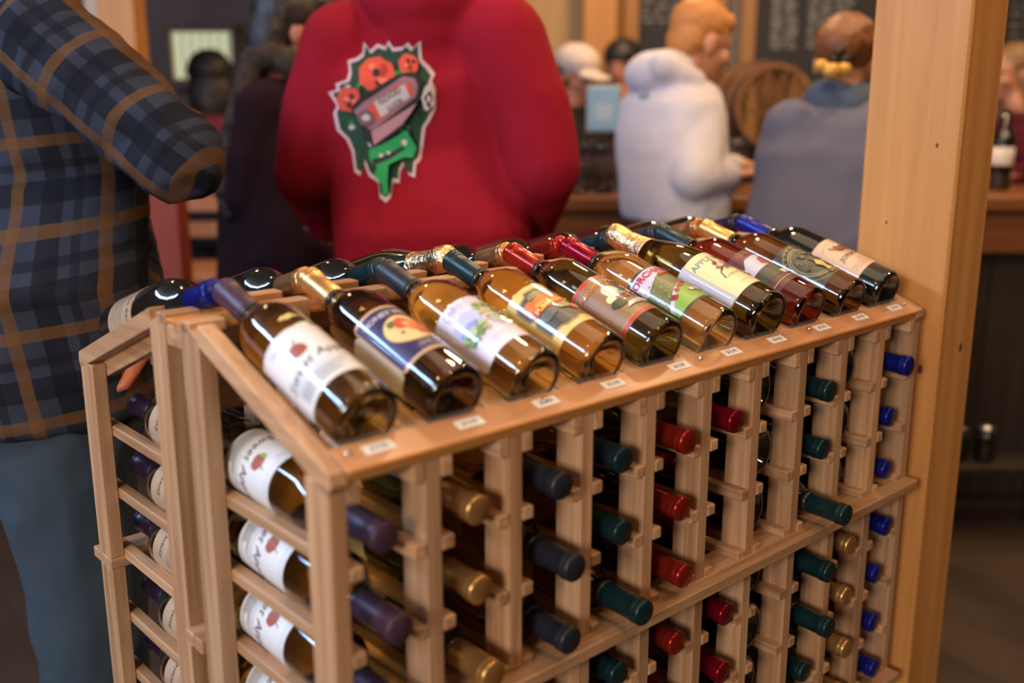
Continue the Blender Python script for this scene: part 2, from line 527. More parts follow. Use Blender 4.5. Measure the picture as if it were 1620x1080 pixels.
# ------------------------------------------------------------------ printed label designs
class Design:
    """flat shapes in label metres (u round the bottle, v towards the neck), each with an ink and a layer"""
    def __init__(self):
        self.bm = bmesh.new(); self.mats = []; self.lay = self.bm.verts.layers.float.new('lay'); self.n = 1

    def mi(self, m):
        if m not in self.mats: self.mats.append(m)
        return self.mats.index(m)

    def poly(self, pts, m):
        vs = [self.bm.verts.new((p[0], p[1], 0)) for p in pts]
        for v in vs: v[self.lay] = self.n
        f = self.bm.faces.new(vs); f.material_index = self.mi(m)
        if f.normal.z == 0: f.normal_update()
        bmesh.ops.triangulate(self.bm, faces=[f])
        self.n += 1
        return self

    def rect(self, u0, v0, u1, v1, m):
        return self.poly([(u0, v0), (u1, v0), (u1, v1), (u0, v1)], m)

    def ell(self, u, v, ru, rv, m, n=20, rot=0):
        c, s = math.cos(rot), math.sin(rot)
        pts = []
        for k in range(n):
            a = 2*math.pi*k/n
            x, y = ru*math.cos(a), rv*math.sin(a)
            pts.append((u+x*c-y*s, v+x*s+y*c))
        return self.poly(pts, m)

    def ring(self, u, v, ru, rv, w, m, m_in):
        self.ell(u, v, ru, rv, m, 28)
        return self.ell(u, v, ru-w, rv-w, m_in, 28)

    def blob(self, u, v, r, m, n=12, jag=0.3, sx=1.0, sy=1.0, rot=0):
        c, s = math.cos(rot), math.sin(rot)
        pts = []
        for k in range(n):
            a = 2*math.pi*k/n
            q = r*(1 + jag*(random.random()*2-1))
            x, y = q*math.cos(a)*sx, q*math.sin(a)*sy
            pts.append((u+x*c-y*s, v+x*s+y*c))
        return self.poly(pts, m)

    def dots(self, u0, v0, u1, v1, n, r, mats):
        for k in range(n):
            x, y = random.uniform(u0, u1), random.uniform(v0, v1)
            self.ell(x, y, r*random.uniform(.6, 1.3), r*random.uniform(.6, 1.3), random.choice(mats), 6)
            self.n -= 1
        self.n += 1
        return self

    def lines(self, u0, u1, v0, v1, n, h, m, rag=0.2):
        for k in range(n):
            v = v1 - (v1-v0)*k/max(1, n-1)
            self.rect(u0, v, u1 - (u1-u0)*rag*random.random(), v+h, m); self.n -= 1
        self.n += 1
        return self

    def text(self, s, u, v, size, m, rot=0.0, shear=0.0, bold=0.0, arc=None, sy=1):
        cu = bpy.data.curves.new('t', 'FONT')
        cu.body = s; cu.size = size; cu.shear = shear; cu.align_x = 'CENTER'; cu.align_y = 'CENTER'
        cu.offset = bold; cu.resolution_u = 2
        ob = bpy.data.objects.new('t', cu); COL.objects.link(ob)
        dg = bpy.context.evaluated_depsgraph_get()
        me = bpy.data.meshes.new_from_object(ob.evaluated_get(dg))
        bpy.data.objects.remove(ob); bpy.data.curves.remove(cu)
        c, sn = math.cos(rot), math.sin(rot)
        base = len(self.bm.verts)
        vs = []
        for w in me.vertices:
            x, y = w.co.x, w.co.y*sy
            if arc: y = y + arc*(1-(x/(0.02))**2)*0.004
            nv = self.bm.verts.new((u + x*c - y*sn, v + x*sn + y*c, 0)); nv[self.lay] = self.n
            vs.append(nv)
        i = self.mi(m)
        for p in me.polygons:
            try:
                f = self.bm.faces.new([vs[k] for k in p.vertices]); f.material_index = i
            except ValueError:
                pass
        bpy.data.meshes.remove(me)
        self.n += 1
        return self

    def cut(self, step=0.0045):
        us = [v.co.x for v in self.bm.verts]
        if not us: return
        u = math.floor(min(us)/step)*step + step
        while u < max(us):
            bmesh.ops.bisect_plane(self.bm, geom=self.bm.verts[:]+self.bm.edges[:]+self.bm.faces[:], plane_co=(u, 0, 0), plane_no=(1, 0, 0), dist=1e-7)
            u += step

    def wrap(self, r, s0, phi0):
        """mesh of the design wrapped round a bottle of radius r, v=0 at height s0"""
        self.cut()
        for v in self.bm.verts:
            rr = r + 0.00045 + 0.00011*v[self.lay]
            a = phi0 + v.co.x/r
            y = v.co.y
            v.co = (rr*math.cos(a), rr*math.sin(a), s0 + y)
        me = bpy.data.meshes.new('print')
        self.bm.to_mesh(me); self.bm.free()
        for m in self.mats: me.materials.append(m)
        return me


def label_patch(r, s0, h, w, phi0, mat, corner=0.006):
    """paper label: a thin curved sheet of width w and height h"""
    n = 26
    vs, fs = [], []
    for side, rr in ((0, r+0.00005), (1, r+0.0004)):
        for k in range(n+1):
            u = -w/2 + w*k/n
            c = 0.0
            e = w/2-abs(u)
            if e < corner: c = corner - math.sqrt(max(0, corner**2-(corner-e)**2))
            a = phi0 + u/r
            for v in (c, h-c): vs.append((rr*math.cos(a), rr*math.sin(a), s0+v))
    q = 2*(n+1)
    for k in range(n):
        b = q + 2*k
        fs.append((b, b+2, b+3, b+1))
        fs.append((2*k+1, 2*k+3, 2*k+2, 2*k))
        fs.append((2*k, 2*k+2, q+2*k+2, q+2*k)); fs.append((q+2*k+1, q+2*k+3, 2*k+3, 2*k+1))
    fs.append((0, q, q+1, 1)); fs.append((2*n+1, q+2*n+1, q+2*n, 2*n))
    return mesh_from(vs, fs, mat, False)


# ------------------------------------------------------------------ bottles
RB = 0.0372


def prof_body(kind):
    if kind == 'bordeaux':
        return [(0.0, 0.022), (0.010, 0.020), (0.020, 0.012), (0.026, 0.003), (0.030, 0.0003), (0.0345, 0.0018), (0.0368, 0.006), (RB, 0.012),
                (RB, 0.10), (RB, 0.178), (0.0364, 0.188), (0.034, 0.197), (0.0295, 0.206), (0.0238, 0.2145), (0.0188, 0.222), (0.0158, 0.231), (0.0145, 0.242), (0.0140, 0.296), (0.0, 0.2965)]
    return [(0.0, 0.030), (0.012, 0.027), (0.022, 0.016), (0.029, 0.004), (0.033, 0.0003), (0.038, 0.002), (0.0405, 0.007), (0.0412, 0.014),
            (0.0412, 0.10), (0.0412, 0.145), (0.0405, 0.16), (0.0375, 0.18), (0.0325, 0.20), (0.0265, 0.22), (0.0212, 0.24), (0.0180, 0.262), (0.0160, 0.285), (0.0155, 0.305), (0.0, 0.3055)]


def prof_cap(kind):
    if kind == 'bordeaux':
        return [(0.0150, 0.238), (0.0154, 0.239), (0.0151, 0.270), (0.0150, 0.284), (0.0156, 0.2855), (0.0163, 0.2875), (0.0163, 0.2915), (0.0156, 0.2932), (0.0161, 0.2945), (0.0163, 0.2985), (0.0150, 0.3005), (0.0, 0.3010)]
    return [(0.0236, 0.232), (0.0232, 0.2345), (0.0205, 0.246), (0.0188, 0.262), (0.0172, 0.278), (0.0178, 0.283), (0.0190, 0.288), (0.0182, 0.293), (0.0186, 0.300), (0.0180, 0.306), (0.0162, 0.311), (0.0100, 0.314), (0.0, 0.3145)]


_bm = {}


def body_mesh(kind, mat):
    k = ('b', kind, mat)
    if k not in _bm: _bm[k] = lathe(prof_body(kind), M[mat], 36)
    return _bm[k]


def cap_mesh(kind, mat):
    k = ('c', kind, mat)
    if k not in _bm:
        me = lathe(prof_cap(kind), M[mat], 28)
        if kind != 'bordeaux':           # crumpled foil
            for v in me.vertices:
                d = 0.0011*noise.noise(v.co*160) if v.co.z > 0.262 else 0.0002*noise.noise(v.co*90)
                n = Vector((v.co.x, v.co.y, 0))
                if n.length > 1e-5: v.co += n.normalized()*d
        _bm[k] = me
    return _bm[k]


_ring = {}


def seal_mesh():
    if 'r' not in _ring: _ring['r'] = lathe([(0.0147, 0.2305), (0.0166, 0.231), (0.0150, 0.2385), (0.0146, 0.2385)], M['seal'], 24)
    return _ring['r']


def place(o, base, axis, xdir, roll=0.0):
    z = Vector(axis).normalized()
    x = Vector(xdir); x = (x - z*x.dot(z)).normalized()
    y = z.cross(x)
    m = Matrix(((x.x, y.x, z.x, base[0]), (x.y, y.y, z.y, base[1]), (x.z, y.z, z.z, base[2]), (0, 0, 0, 1)))
    o.matrix_world = m @ Matrix.Rotation(roll, 4, 'Z')


def bottle(kind, glassm, capm, label, group, base, axis, xdir, roll=0, labels=(), seal=False):
    o = empty('wine_bottle')
    tag(o, label, 'bottle', group)
    place(o, base, axis, xdir, roll)
    link('bottle_glass', body_mesh(kind, glassm), o)
    if capm: link('capsule', cap_mesh(kind, capm), o)
    if seal and kind == 'bordeaux': link('neck_seal', seal_mesh(), o)
    for (nm, me, pr) in labels:
        l = link(nm, me, o)
        if pr is not None: link('printed_design', pr, l)
    return o


I = ink
cream, white = I('cream', (0.80, 0.62, 0.36)), I('white', (0.78, 0.76, 0.74))


# --- the ten designs on the display row
def d_apple():
    d = Design()
    bl, br, gr, lb = I('script', (0.03, 0.02, 0.04)), I('applered', (0.36, 0.09, 0.05)), I('leafgreen', (0.25, 0.5, 0.08)), I('paleblue', (0.33, 0.42, 0.58))
    d.blob(-0.002, 0.062, 0.0105, br, 14, 0.08, 1.05, 0.95)
    d.blob(-0.0115, 0.063, 0.004, gr, 8, 0.25, 0.7, 1.4)
    d.poly([(-0.001, 0.071), (0.003, 0.079), (0.004, 0.0785), (0.0005, 0.071)], bl)
    d.text('Sweet Apple', 0.004, 0.042, 0.0178, bl, 0.14, 0.35)
    d.text('Wine', -0.022, 0.084, 0.006, lb, 0.0, 0.3)
    d.lines(-0.036, 0.036, 0.026, 0.030, 2, 0.0006, lb, 0.0)
    d.lines(-0.034, 0.03, 0.006, 0.022, 8, 0.0008, I('finegrey', (0.35, 0.36, 0.40)), 0.3)
    for u in (-0.046, 0.046): d.rect(u-0.0003, 0.006, u+0.0003, 0.092, lb)
    d.rect(-0.046, 0.0918, 0.046, 0.0924, lb)
    return d


def d_honey():
    d = Design()
    navy, tan = I('navylabel', (0.028, 0.02, 0.085)), I('tanedge', (0.55, 0.30, 0.15))
    d.rect(-0.040, 0.0045, 0.040, 0.0955, navy)
    d.text('HONEY WINE', 0.0, 0.084, 0.0105, I('silver', (0.62, 0.55, 0.60)), 0, 0, 0.0002)
    d.ring(0.003, 0.049, 0.027, 0.026, 0.001, I('goldline', (0.65, 0.42, 0.12)), I('oval', (0.80, 0.58, 0.24)))
    d.blob(-0.008, 0.044, 0.013, I('peach', (0.82, 0.55, 0.26)), 12, .12)
    d.blob(0.002, 0.058, 0.011, I('fruitred', (0.62, 0.06, 0.02)), 14, .1)
    d.blob(0.014, 0.050, 0.012, I('fruitor', (0.78, 0.18, 0.03)), 14, .1)
    d.blob(0.016, 0.039, 0.009, I('fruitred', (0.62, 0.06, 0.02)), 12, .15)
    d.blob(0.004, 0.055, 0.004, I('hilite', (0.9, 0.45, 0.2)), 8, .2)
    d.blob(-0.010, 0.063, 0.005, I('leafdk', (0.10, 0.18, 0.05)), 8, .4)
    d.blob(-0.007, 0.042, 0.003, I('leafdk', (0.10, 0.18, 0.05)), 7, .4)
    d.text('12 %', 0.0, 0.0135, 0.007, I('silver', (0.62, 0.55, 0.60)))
    return d


def d_lake():
    d = Design()
    sky, tree, tr2, hs = I('lakeblue', (0.30, 0.34, 0.66)), I('treegreen', (0.16, 0.28, 0.07)), I('treepale', (0.42, 0.55, 0.25)), I('house', (0.60, 0.36, 0.24))
    d.poly([(-0.034, 0.046), (-0.004, 0.046), (0.004, 0.058), (0.004, 0.074), (-0.012, 0.078), (-0.034, 0.070)], I('skypale', (0.52, 0.55, 0.76)))
    d.poly([(-0.034, 0.046), (-0.008, 0.046), (-0.004, 0.056), (-0.016, 0.060), (-0.034, 0.056)], sky)
    for k in range(16): d.blob(random.uniform(0.004, 0.034), random.uniform(0.058, 0.08), 0.005, random.choice([tree, tr2]), 7, .4)
    for k in range(14): d.blob(random.uniform(-0.034, -0.004), random.uniform(0.028, 0.046), 0.005, random.choice([tree, tr2]), 7, .4)
    for k in range(7): d.blob(random.uniform(0.008, 0.034), random.uniform(0.034, 0.054), 0.0045, tr2, 7, .4)
    for (a, b) in ((0.004, 0.058), (0.010, 0.054), (0.002, 0.049), (0.013, 0.046), (0.007, 0.062), (-0.002, 0.042), (-0.008, 0.036)): d.blob(a, b, 0.0028, hs, 6, .3)
    d.text('Lake Mist', -0.004, 0.088, 0.0135, I('script2', (0.32, 0.34, 0.52)), 0.04, 0.3)
    d.rect(-0.042, 0.0235, 0.042, 0.0245, I('lav', (0.50, 0.44, 0.60)))
    d.text('White Wine', 0.0, 0.0155, 0.0065, I('lav', (0.50, 0.44, 0.60)), 0, .2)
    return d


def d_pumpkin():
    d = Design()
    blk, och, orr, dg, red = I('brownblack', (0.045, 0.028, 0.015)), I('ochre', (0.80, 0.52, 0.15)), I('pumpkinor', (0.80, 0.17, 0.02)), I('shade', (0.08, 0.075, 0.06)), I('deepred', (0.55, 0.05, 0.02))
    def outline(k):
        s = k
        return [(-0.034*s, 0.05+0.030*s), (-0.030*s, 0.05+0.034*s), (-0.012*s, 0.05+0.036*s), (-0.008*s, 0.05+0.042*s), (0.008*s, 0.05+0.042*s), (0.012*s, 0.05+0.036*s), (0.030*s, 0.05+0.034*s), (0.034*s, 0.05+0.030*s),
                (0.034*s, 0.05+0.006*s), (0.030*s, 0.05+0.003*s), (0.030*s, 0.05-0.003*s), (0.034*s, 0.05-0.006*s), (0.034*s, 0.05-0.034*s), (0.014*s, 0.05-0.036*s), (0.008*s, 0.05-0.041*s), (-0.008*s, 0.05-0.041*s), (-0.014*s, 0.05-0.036*s), (-0.034*s, 0.05-0.034*s),
                (-0.034*s, 0.05-0.006*s), (-0.030*s, 0.05-0.003*s), (-0.030*s, 0.05+0.003*s), (-0.034*s, 0.05+0.006*s)]
    d.poly(outline(1.0), blk); d.poly(outline(0.965), och); d.poly(outline(0.94), blk); d.poly(outline(0.90), dg)
    d.blob(0.0, 0.080, 0.008, I('olive', (0.28, 0.24, 0.10)), 10, .2, 1.6, .7)
    for (a, b, r, m) in ((-0.018, 0.068, 0.009, orr), (0.0, 0.064, 0.012, orr), (0.016, 0.067, 0.009, orr), (-0.020, 0.055, 0.007, red), (0.020, 0.054, 0.008, orr), (0.006, 0.054, 0.010, red), (-0.006, 0.058, 0.008, I('pumplite', (0.9, 0.34, 0.06)))): d.blob(a, b, r, m, 14, .1, 1.1, .9)
    d.poly([(-0.022, 0.049), (0.024, 0.051), (0.024, 0.060), (-0.020, 0.058)], red)
    d.text('PUMPKIN', 0.001, 0.0545, 0.0098, I('yellow', (0.88, 0.62, 0.12)), 0.04, 0, 0.0003)
    d.blob(-0.012, 0.039, 0.011, I('grey1', (0.13, 0.135, 0.11)), 10, .25, 1.2, .8)
    d.blob(0.014, 0.040, 0.008, I('olive2', (0.32, 0.25, 0.10)), 10, .25, 1.3, .8)
    d.text('WINE', 0.012, 0.0385, 0.006, I('ochre', (0.80, 0.52, 0.15)))
    d.blob(0.024, 0.034, 0.006, orr, 10, .3)
    d.lines(-0.056, -0.040, 0.012, 0.09, 3, 0.0008, blk, 0.0)
    for u in (-0.052, -0.048, -0.044): d.rect(u, 0.012, u+0.0009, 0.09, I('fine', (0.35, 0.22, 0.06)))
    return d


def d_autumn():
    d = Design()
    rd, yl, crm, dk = I('edgered', (0.52, 0.05, 0.02)), I('edgegold', (0.70, 0.36, 0.06)), I('cream2', (0.72, 0.66, 0.44)), I('umber', (0.035, 0.022, 0.015))
    for v in (0.0005, 0.0935): d.rect(-0.048, v, 0.048, v+0.006, rd)
    d.rect(-0.048, 0.0072, 0.048, 0.0082, yl); d.rect(-0.048, 0.0918, 0.048, 0.0926, yl)
    d.blob(-0.002, 0.060, 0.013, crm, 16, .22, .8, 1.1); d.blob(-0.014, 0.046, 0.008, crm, 12, .3, .7, 1.3)
    d.blob(0.019, 0.062, 0.014, dk, 18, .35); d.blob(0.022, 0.050, 0.009, I('moss', (0.08, 0.06, 0.03)), 12, .3)
    d.blob(0.017, 0.063, 0.0025, I('gilt', (0.6, 0.42, 0.15)), 8, .2); d.blob(0.024, 0.058, 0.002, I('gilt', (0.6, 0.42, 0.15)), 8, .2)
    d.blob(0.004, 0.050, 0.005, I('teal', (0.22, 0.40, 0.34)), 8, .4)
    d.dots(-0.004, 0.032, 0.014, 0.050, 14, 0.0022, [I('berry', (0.5, 0.10, 0.05)), I('berry2', (0.36, 0.05, 0.04))])
    d.blob(-0.012, 0.034, 0.009, I('bush', (0.05, 0.06, 0.02)), 10, .4, 1.2, .8)
    d.text('Autumn Harvest', 0.002, 0.082, 0.0128, I('rust', (0.66, 0.20, 0.04)), 0.0, 0.3, 0.0002)
    d.poly([(-0.010, 0.020), (0.034, 0.020), (0.034, 0.026), (0.024, 0.028), (-0.004, 0.027)], I('banner', (0.74, 0.66, 0.56)))
    d.text('table wine', 0.012, 0.0236, 0.0042, I('umber', (0.035, 0.022, 0.015)))
    return d


def d_orchard():
    d = Design()
    gr, dg, lv, rd = I('lime', (0.24, 0.42, 0.05)), I('edgegreen', (0.035, 0.05, 0.02)), I('lavender', (0.66, 0.55, 0.66)), I('orchred', (0.50, 0.015, 0.05))
    d.rect(-0.046, 0.0, 0.046, 0.100, dg); d.rect(-0.044, 0.003, 0.044, 0.096, lv)
    d.poly([(-0.044, 0.003), (0.044, 0.003), (0.044, 0.060), (0.014, 0.052), (-0.044, 0.012)], gr)
    ol = [I('ol1', (0.30, 0.32, 0.06)), I('ol2', (0.10, 0.12, 0.02)), I('ol3', (0.42, 0.38, 0.12)), I('ol4', (0.30, 0.10, 0.04))]
    d.poly([(-0.044, 0.020), (-0.008, 0.042), (0.024, 0.052), (0.030, 0.070), (0.018, 0.079), (-0.006, 0.077), (-0.028, 0.066), (-0.044, 0.06)], I('olbase', (0.17, 0.17, 0.05)))
    for k in range(150):
        u = random.uniform(-0.043, 0.028); v = 0.048 + (u+0.044)*0.25 + random.uniform(-0.020, 0.018)
        d.ell(u, v, 0.0011, 0.0011, random.choice(ol), 5); d.n -= 1
    d.n += 1
    for (a, b, r) in ((0.020, 0.050, .004), (0.008, 0.043, .004), (-0.002, 0.039, .0045), (-0.012, 0.034, .004), (-0.024, 0.027, .005), (0.028, 0.058, .003), (0.014, 0.047, .003)):
        d.blob(a, b, r, random.choice([I('orchred', (0.5, .015, .05)), I('pinkred', (0.62, 0.14, 0.16)), I('darkred', (0.28, 0.02, 0.02))]), 9, .3, 1.3, .8)
    d.text('ORCHARD', -0.008, 0.0865, 0.0145, rd, 0.0, 0, 0.0004)
    d.text('Blend', 0.006, 0.0765, 0.0095, I('blendred', (0.66, 0.05, 0.02)), 0.10, 0.2, 0.0005)
    d.rect(0.000, 0.0200, 0.034, 0.0265, I('banner', (0.74, 0.66, 0.56)))
    d.text('apple wine', 0.017, 0.0232, 0.0045, rd, 0, .2)
    d.text('750 ml', 0.016, 0.0125, 0.0045, dg)
    return d


def d_blossom():
    d = Design()
    gr, pn, br = I('bluegreen', (0.16, 0.23, 0.20)), I('blossom', (0.62, 0.30, 0.36)), I('branch', (0.14, 0.05, 0.04))
    d.text('APPLE BLOSSOM', 0.0265, 0.0825, 0.0140, gr, 0.0, 0, 0.00025)
    d.poly([(-0.010, 0.034), (-0.008, 0.034), (-0.004, 0.046), (0.008, 0.054), (0.020, 0.060), (0.019, 0.0615), (0.006, 0.0565), (-0.006, 0.0475)], br)
    for (a, b, r) in ((0.004, 0.066, .004), (0.010, 0.060, .0045), (0.017, 0.066, .004), (0.022, 0.060, .004), (0.012, 0.052, .004), (0.024, 0.070, .003), (0.000, 0.058, .003)): d.blob(a, b, r, random.choice([pn, I('blos2', (0.72, 0.56, 0.56)), I('blosr', (0.45, 0.06, 0.06))]), 10, .4)
    for (a, b) in ((0.007, 0.070), (0.015, 0.056), (0.020, 0.053), (0.002, 0.054), (0.027, 0.063)): d.blob(a, b, 0.0034, I('leafteal', (0.05, 0.10, 0.07)), 7, .5, .6, 1.5)
    d.text('CARBONATED', 0.010, 0.0345, 0.0056, gr, 0.06)
    d.rect(0.022, 0.026, 0.044, 0.034, I('stamp', (0.70, 0.50, 0.34))); d.text('WINE', 0.033, 0.030, 0.005, I('plum', (0.25, 0.08, 0.18)))
    d.text('sparkling apple wine', 0.014, 0.0135, 0.0042, I('ochre3', (0.45, 0.32, 0.10)))
    d.rect(-0.0745, 0.0004, -0.0275, 0.0996, I('sidepanel', (0.52, 0.47, 0.50)))
    d.rect(-0.0275, 0.0, -0.0265, 0.100, I('gold4', (0.55, 0.38, 0.12)))
    for k in range(12): d.rect(-0.0685+k*0.0033, 0.006, -0.0678+k*0.0033, 0.090-random.random()*0.02, I('finegrey2', (0.30, 0.26, 0.30))); d.n -= 1
    return d


def d_barn():
    d = Design()
    d.poly([(-0.040, 0.060), (-0.020, 0.080), (0.010, 0.082), (0.030, 0.066), (0.010, 0.050), (-0.040, 0.048)], I('palesky', (0.52, 0.50, 0.58)))
    d.poly([(-0.004, 0.070), (0.010, 0.076), (0.036, 0.062), (0.036, 0.042), (0.004, 0.046), (-0.008, 0.056)], I('barnred', (0.27, 0.045, 0.02)))
    d.poly([(-0.040, 0.046), (0.004, 0.046), (0.038, 0.038), (0.038, 0.018), (-0.040, 0.024)], I('dkgreen', (0.035, 0.045, 0.018)))
    d.text('Harvest Red', 0.002, 0.0905, 0.0105, I('rust2', (0.40, 0.04, 0.02)), 0, .25, .0002)
    d.rect(-0.002, 0.019, 0.022, 0.029, I('banner', (0.74, 0.66, 0.56))); d.text('red', 0.010, 0.0235, 0.006, I('umber', (.035, .022, .015)))
    d.rect(-0.042, 0.010, 0.042, 0.0112, I('goldline', (0.65, 0.42, 0.12)))
    return d


def d_oval():
    d = Design()
    g, bk = I('giltline', (0.55, 0.38, 0.13)), I('ovaldark', (0.035, 0.03, 0.012))
    d.ring(0, 0.048, 0.040, 0.045, 0.0007, g, bk)
    d.ring(0, 0.048, 0.033, 0.037, 0.0012, g, I('ovalmid', (0.075, 0.065, 0.028)))
    d.ring(0, 0.048, 0.029, 0.033, 0.0008, g, I('ovalin', (0.055, 0.05, 0.025)))
    for k in range(22): d.blob(random.uniform(-0.02, 0.02), random.uniform(0.036, 0.068), 0.0034, random.choice([I('mossy', (0.09, 0.09, 0.035)), I('mossy2', (0.14, 0.12, 0.05)), bk]), 8, .4)
    d.poly([(-0.004, 0.012), (0.004, 0.012), (0.003, 0.024), (0.008, 0.034), (0.0, 0.044), (-0.006, 0.034), (-0.002, 0.024)], I('goldleaf', (0.66, 0.46, 0.15)))
    for k in range(9):
        a = math.pi*(0.2+0.6*k/8); d.text('RESERVEAU'[8-k], 0.0365*math.cos(a), 0.048+0.041*math.sin(a), 0.006, g, a-math.pi/2)
    d.text('RED', 0.0, 0.006, 0.006, g)
    return d


def d_jona():
    d = Design()
    d.blob(-0.004, 0.062, 0.0095, I('appledk', (0.24, 0.055, 0.02)), 14, .1); d.blob(0.008, 0.058, 0.0105, I('appledk2', (0.32, 0.11, 0.04)), 14, .1); d.blob(0.016, 0.066, 0.007, I('appledk', (0.24, 0.055, 0.02)), 12, .15)
    d.blob(-0.016, 0.068, 0.004, I('leafbr', (0.30, 0.16, 0.10)), 8, .4, .6, 1.5)
    d.text('JONATHAN', 0.006, 0.039, 0.0125, I('brownink', (0.10, 0.045, 0.025)), 0.0, 0.1, 0.0002)
    d.text('apple wine', 0.006, 0.024, 0.006, I('blueink', (0.25, 0.30, 0.45)), 0, .3)
    d.lines(-0.03, 0.034, 0.008, 0.016, 3, 0.0007, I('fineb', (0.42, 0.30, 0.20)), .3)
    d.poly([(-0.03, 0.075), (-0.012, 0.083), (-0.012, 0.0825), (-0.03, 0.0742)], I('fineb', (0.42, 0.30, 0.20)))
    return d


def d_tan():
    d = Design()
    d.lines(-0.036, 0.03, 0.010, 0.05, 9, 0.0008, I('finebr', (0.20, 0.11, 0.07)), .25)
    d.text('Estate Red', 0.0, 0.07, 0.012, I('brownink', (0.10, 0.045, 0.025)), 0, .3)
    return d


def d_fine():
    d = Design()
    d.lines(-0.016, 0.014, 0.010, 0.06, 9, 0.0009, I('finegrey', (0.35, 0.36, 0.40)), .25)
    return d


def mklabels(design, paper, r, s0, h, w, theta, nm='front_label', flip=1):
    phi = -math.radians(theta)
    return (nm, label_patch(r, s0, h, w, phi, paper), design().wrap(r, s0, phi) if design else None)


pal = {'white': I('labelwhite', (0.80, 0.78, 0.77)), 'tanp': I('labeltan', (0.58, 0.36, 0.20)), 'lav': I('labellav', (0.78, 0.72, 0.80)), 'yel': I('labelyellow', (0.80, 0.56, 0.17)),
       'brn': I('labelbrown', (0.30, 0.165, 0.075)), 'grn': I('labelgreen', (0.20, 0.36, 0.05)), 'crm': I('labelcream', (0.82, 0.70, 0.36)), 'drk': I('labeldark', (0.05, 0.035, 0.02)),
       'rdk': I('labelreddark', (0.10, 0.018, 0.012)), 'jon': I('labelpeach', (0.70, 0.46, 0.28)), 'btan': I('labelkraft', (0.50, 0.34, 0.22)), 'ivory': I('labelivory', (0.62, 0.54, 0.40))}

# name used in texts, glass, capsule, bottle kind, design, paper, s0, h, w, theta, extra
DISP = [
    ('white apple-label', 'g_straw', 'c_purple', 'bordeaux', d_apple, 'white', 0.040, 0.098, 0.112, 126, None, 'purple capsule and white label showing a red apple'),
    ('navy oval-label', 'g_brown', 'c_gold', 'bordeaux', d_honey, 'tanp', 0.046, 0.100, 0.084, 100, 'back', 'gold capsule and navy label with fruit in a yellow oval'),
    ('pale lake-scene', 'g_straw', 'c_navy', 'bordeaux', d_lake, 'lav', 0.040, 0.100, 0.104, 112, None, 'navy capsule and pale lavender label of a lake and trees'),
    ('PUMPKIN', 'g_gold', 'c_teal', 'bordeaux', d_pumpkin, 'yel', 0.042, 0.100, 0.120, 114, None, 'teal capsule and yellow PUMPKIN label with orange pumpkins'),
    ('Autumn', 'g_green', 'c_red', 'bordeaux', d_autumn, 'brn', 0.036, 0.100, 0.104, 106, None, 'red capsule and brown Autumn label edged in red'),
    ('ORCHARD', 'g_pale', 'c_magenta', 'bordeaux', d_orchard, 'grn', 0.042, 0.100, 0.098, 98, None, 'crimson capsule and green ORCHARD label of an apple heap'),
    ('APPLE foil-neck', 'g_green', 'c_foil', 'champagne', d_blossom, 'crm', 0.038, 0.100, 0.150, 112, None, 'gold foil neck and cream APPLE label with blossom branch'),
    ('red barn-label', 'g_red', 'c_teal', 'bordeaux', d_barn, 'rdk', 0.040, 0.100, 0.090, 96, None, 'dark teal capsule, red wine and a dark barn-scene label'),
    ('dark gilt-oval', 'g_brown', 'c_gold', 'bordeaux', d_oval, 'drk', 0.036, 0.098, 0.090, 108, None, 'gold capsule and dark label with a gilt oval'),
    ('peach apple-label', 'g_dark', 'c_blue', 'bordeaux', d_jona, 'jon', 0.040, 0.092, 0.096, 100, None, 'blue capsule and peach label showing brown apples'),
]
ax_f = Vector((0, math.cos(DANG), math.sin(DANG)))
ax_b = Vector((0, -math.cos(DANG), math.sin(DANG)))
DLAB = []
for k, (nm, g, cp, kd, des, pp, s0, h, w, th, ex, txt) in enumerate(DISP):
    r = RB if kd == 'bordeaux' else 0.0412
    labs = [mklabels(des, pal[pp], r, s0, h, w, th)]
    if ex == 'back': labs.append(mklabels(None, pal['ivory'], r, s0, 0.092, 0.040, th+96, 'back_label'))
    DLAB.append(labs)
    lift = 0.0 if kd == 'bordeaux' else 0.0045
    b = Vector(((k+0.5)*P, BY, ZL+BZ)) + Vector((0, -math.sin(DANG), math.cos(DANG)))*lift
    b += ax_f*(0.002*math.sin(k*2.1) - 0.001)
    what = 'white wine bottle' if g in ('g_straw', 'g_gold', 'g_pale') else ('sparkling wine bottle' if kd != 'bordeaux' else 'dark wine bottle')
    bottle(kd, g, cp, '%s with %s' % (what, txt), 'bottles on the sloping display row', b, ax_f, (1, 0, 0), 0, labs, True)

# back rack display row, necks at the ridge; their labels face away from the front rack
BACK = [('g_dark', 'c_blue', 'bordeaux', 'blue'), ('g_dark', 'c_bronze', 'bordeaux', 'bronze'), ('g_dark', 'c_teal', 'bordeaux', 'teal'), ('g_olive', 'c_foil', 'champagne', 'crumpled gold foil'),
        ('g_dark', 'c_bronze', 'bordeaux', 'bronze'), ('g_olive', 'c_red', 'bordeaux', 'red'), ('g_dark', 'c_teal', 'bordeaux', 'teal'), ('g_dark', 'c_black', 'bordeaux', 'black'),
        ('g_olive', 'c_bronze', 'bordeaux', 'bronze'), ('g_dark', 'c_plum', 'bordeaux', 'plum')]
tanlab = mklabels(d_tan, pal['btan'], RB, 0.045, 0.085, 0.100, 0, 'front_label')
sidelab = mklabels(d_tan, pal['btan'], RB, 0.078, 0.094, 0.110, 0, 'front_label')
near = ['nearest the plaid-shirted man', 'second from the plaid-shirted man', 'third from the plaid-shirted man', '', 'just past the crumpled-foil bottle', '', 'between red-capped and black-capped bottles', '', 'next to the plum-capped one', '']
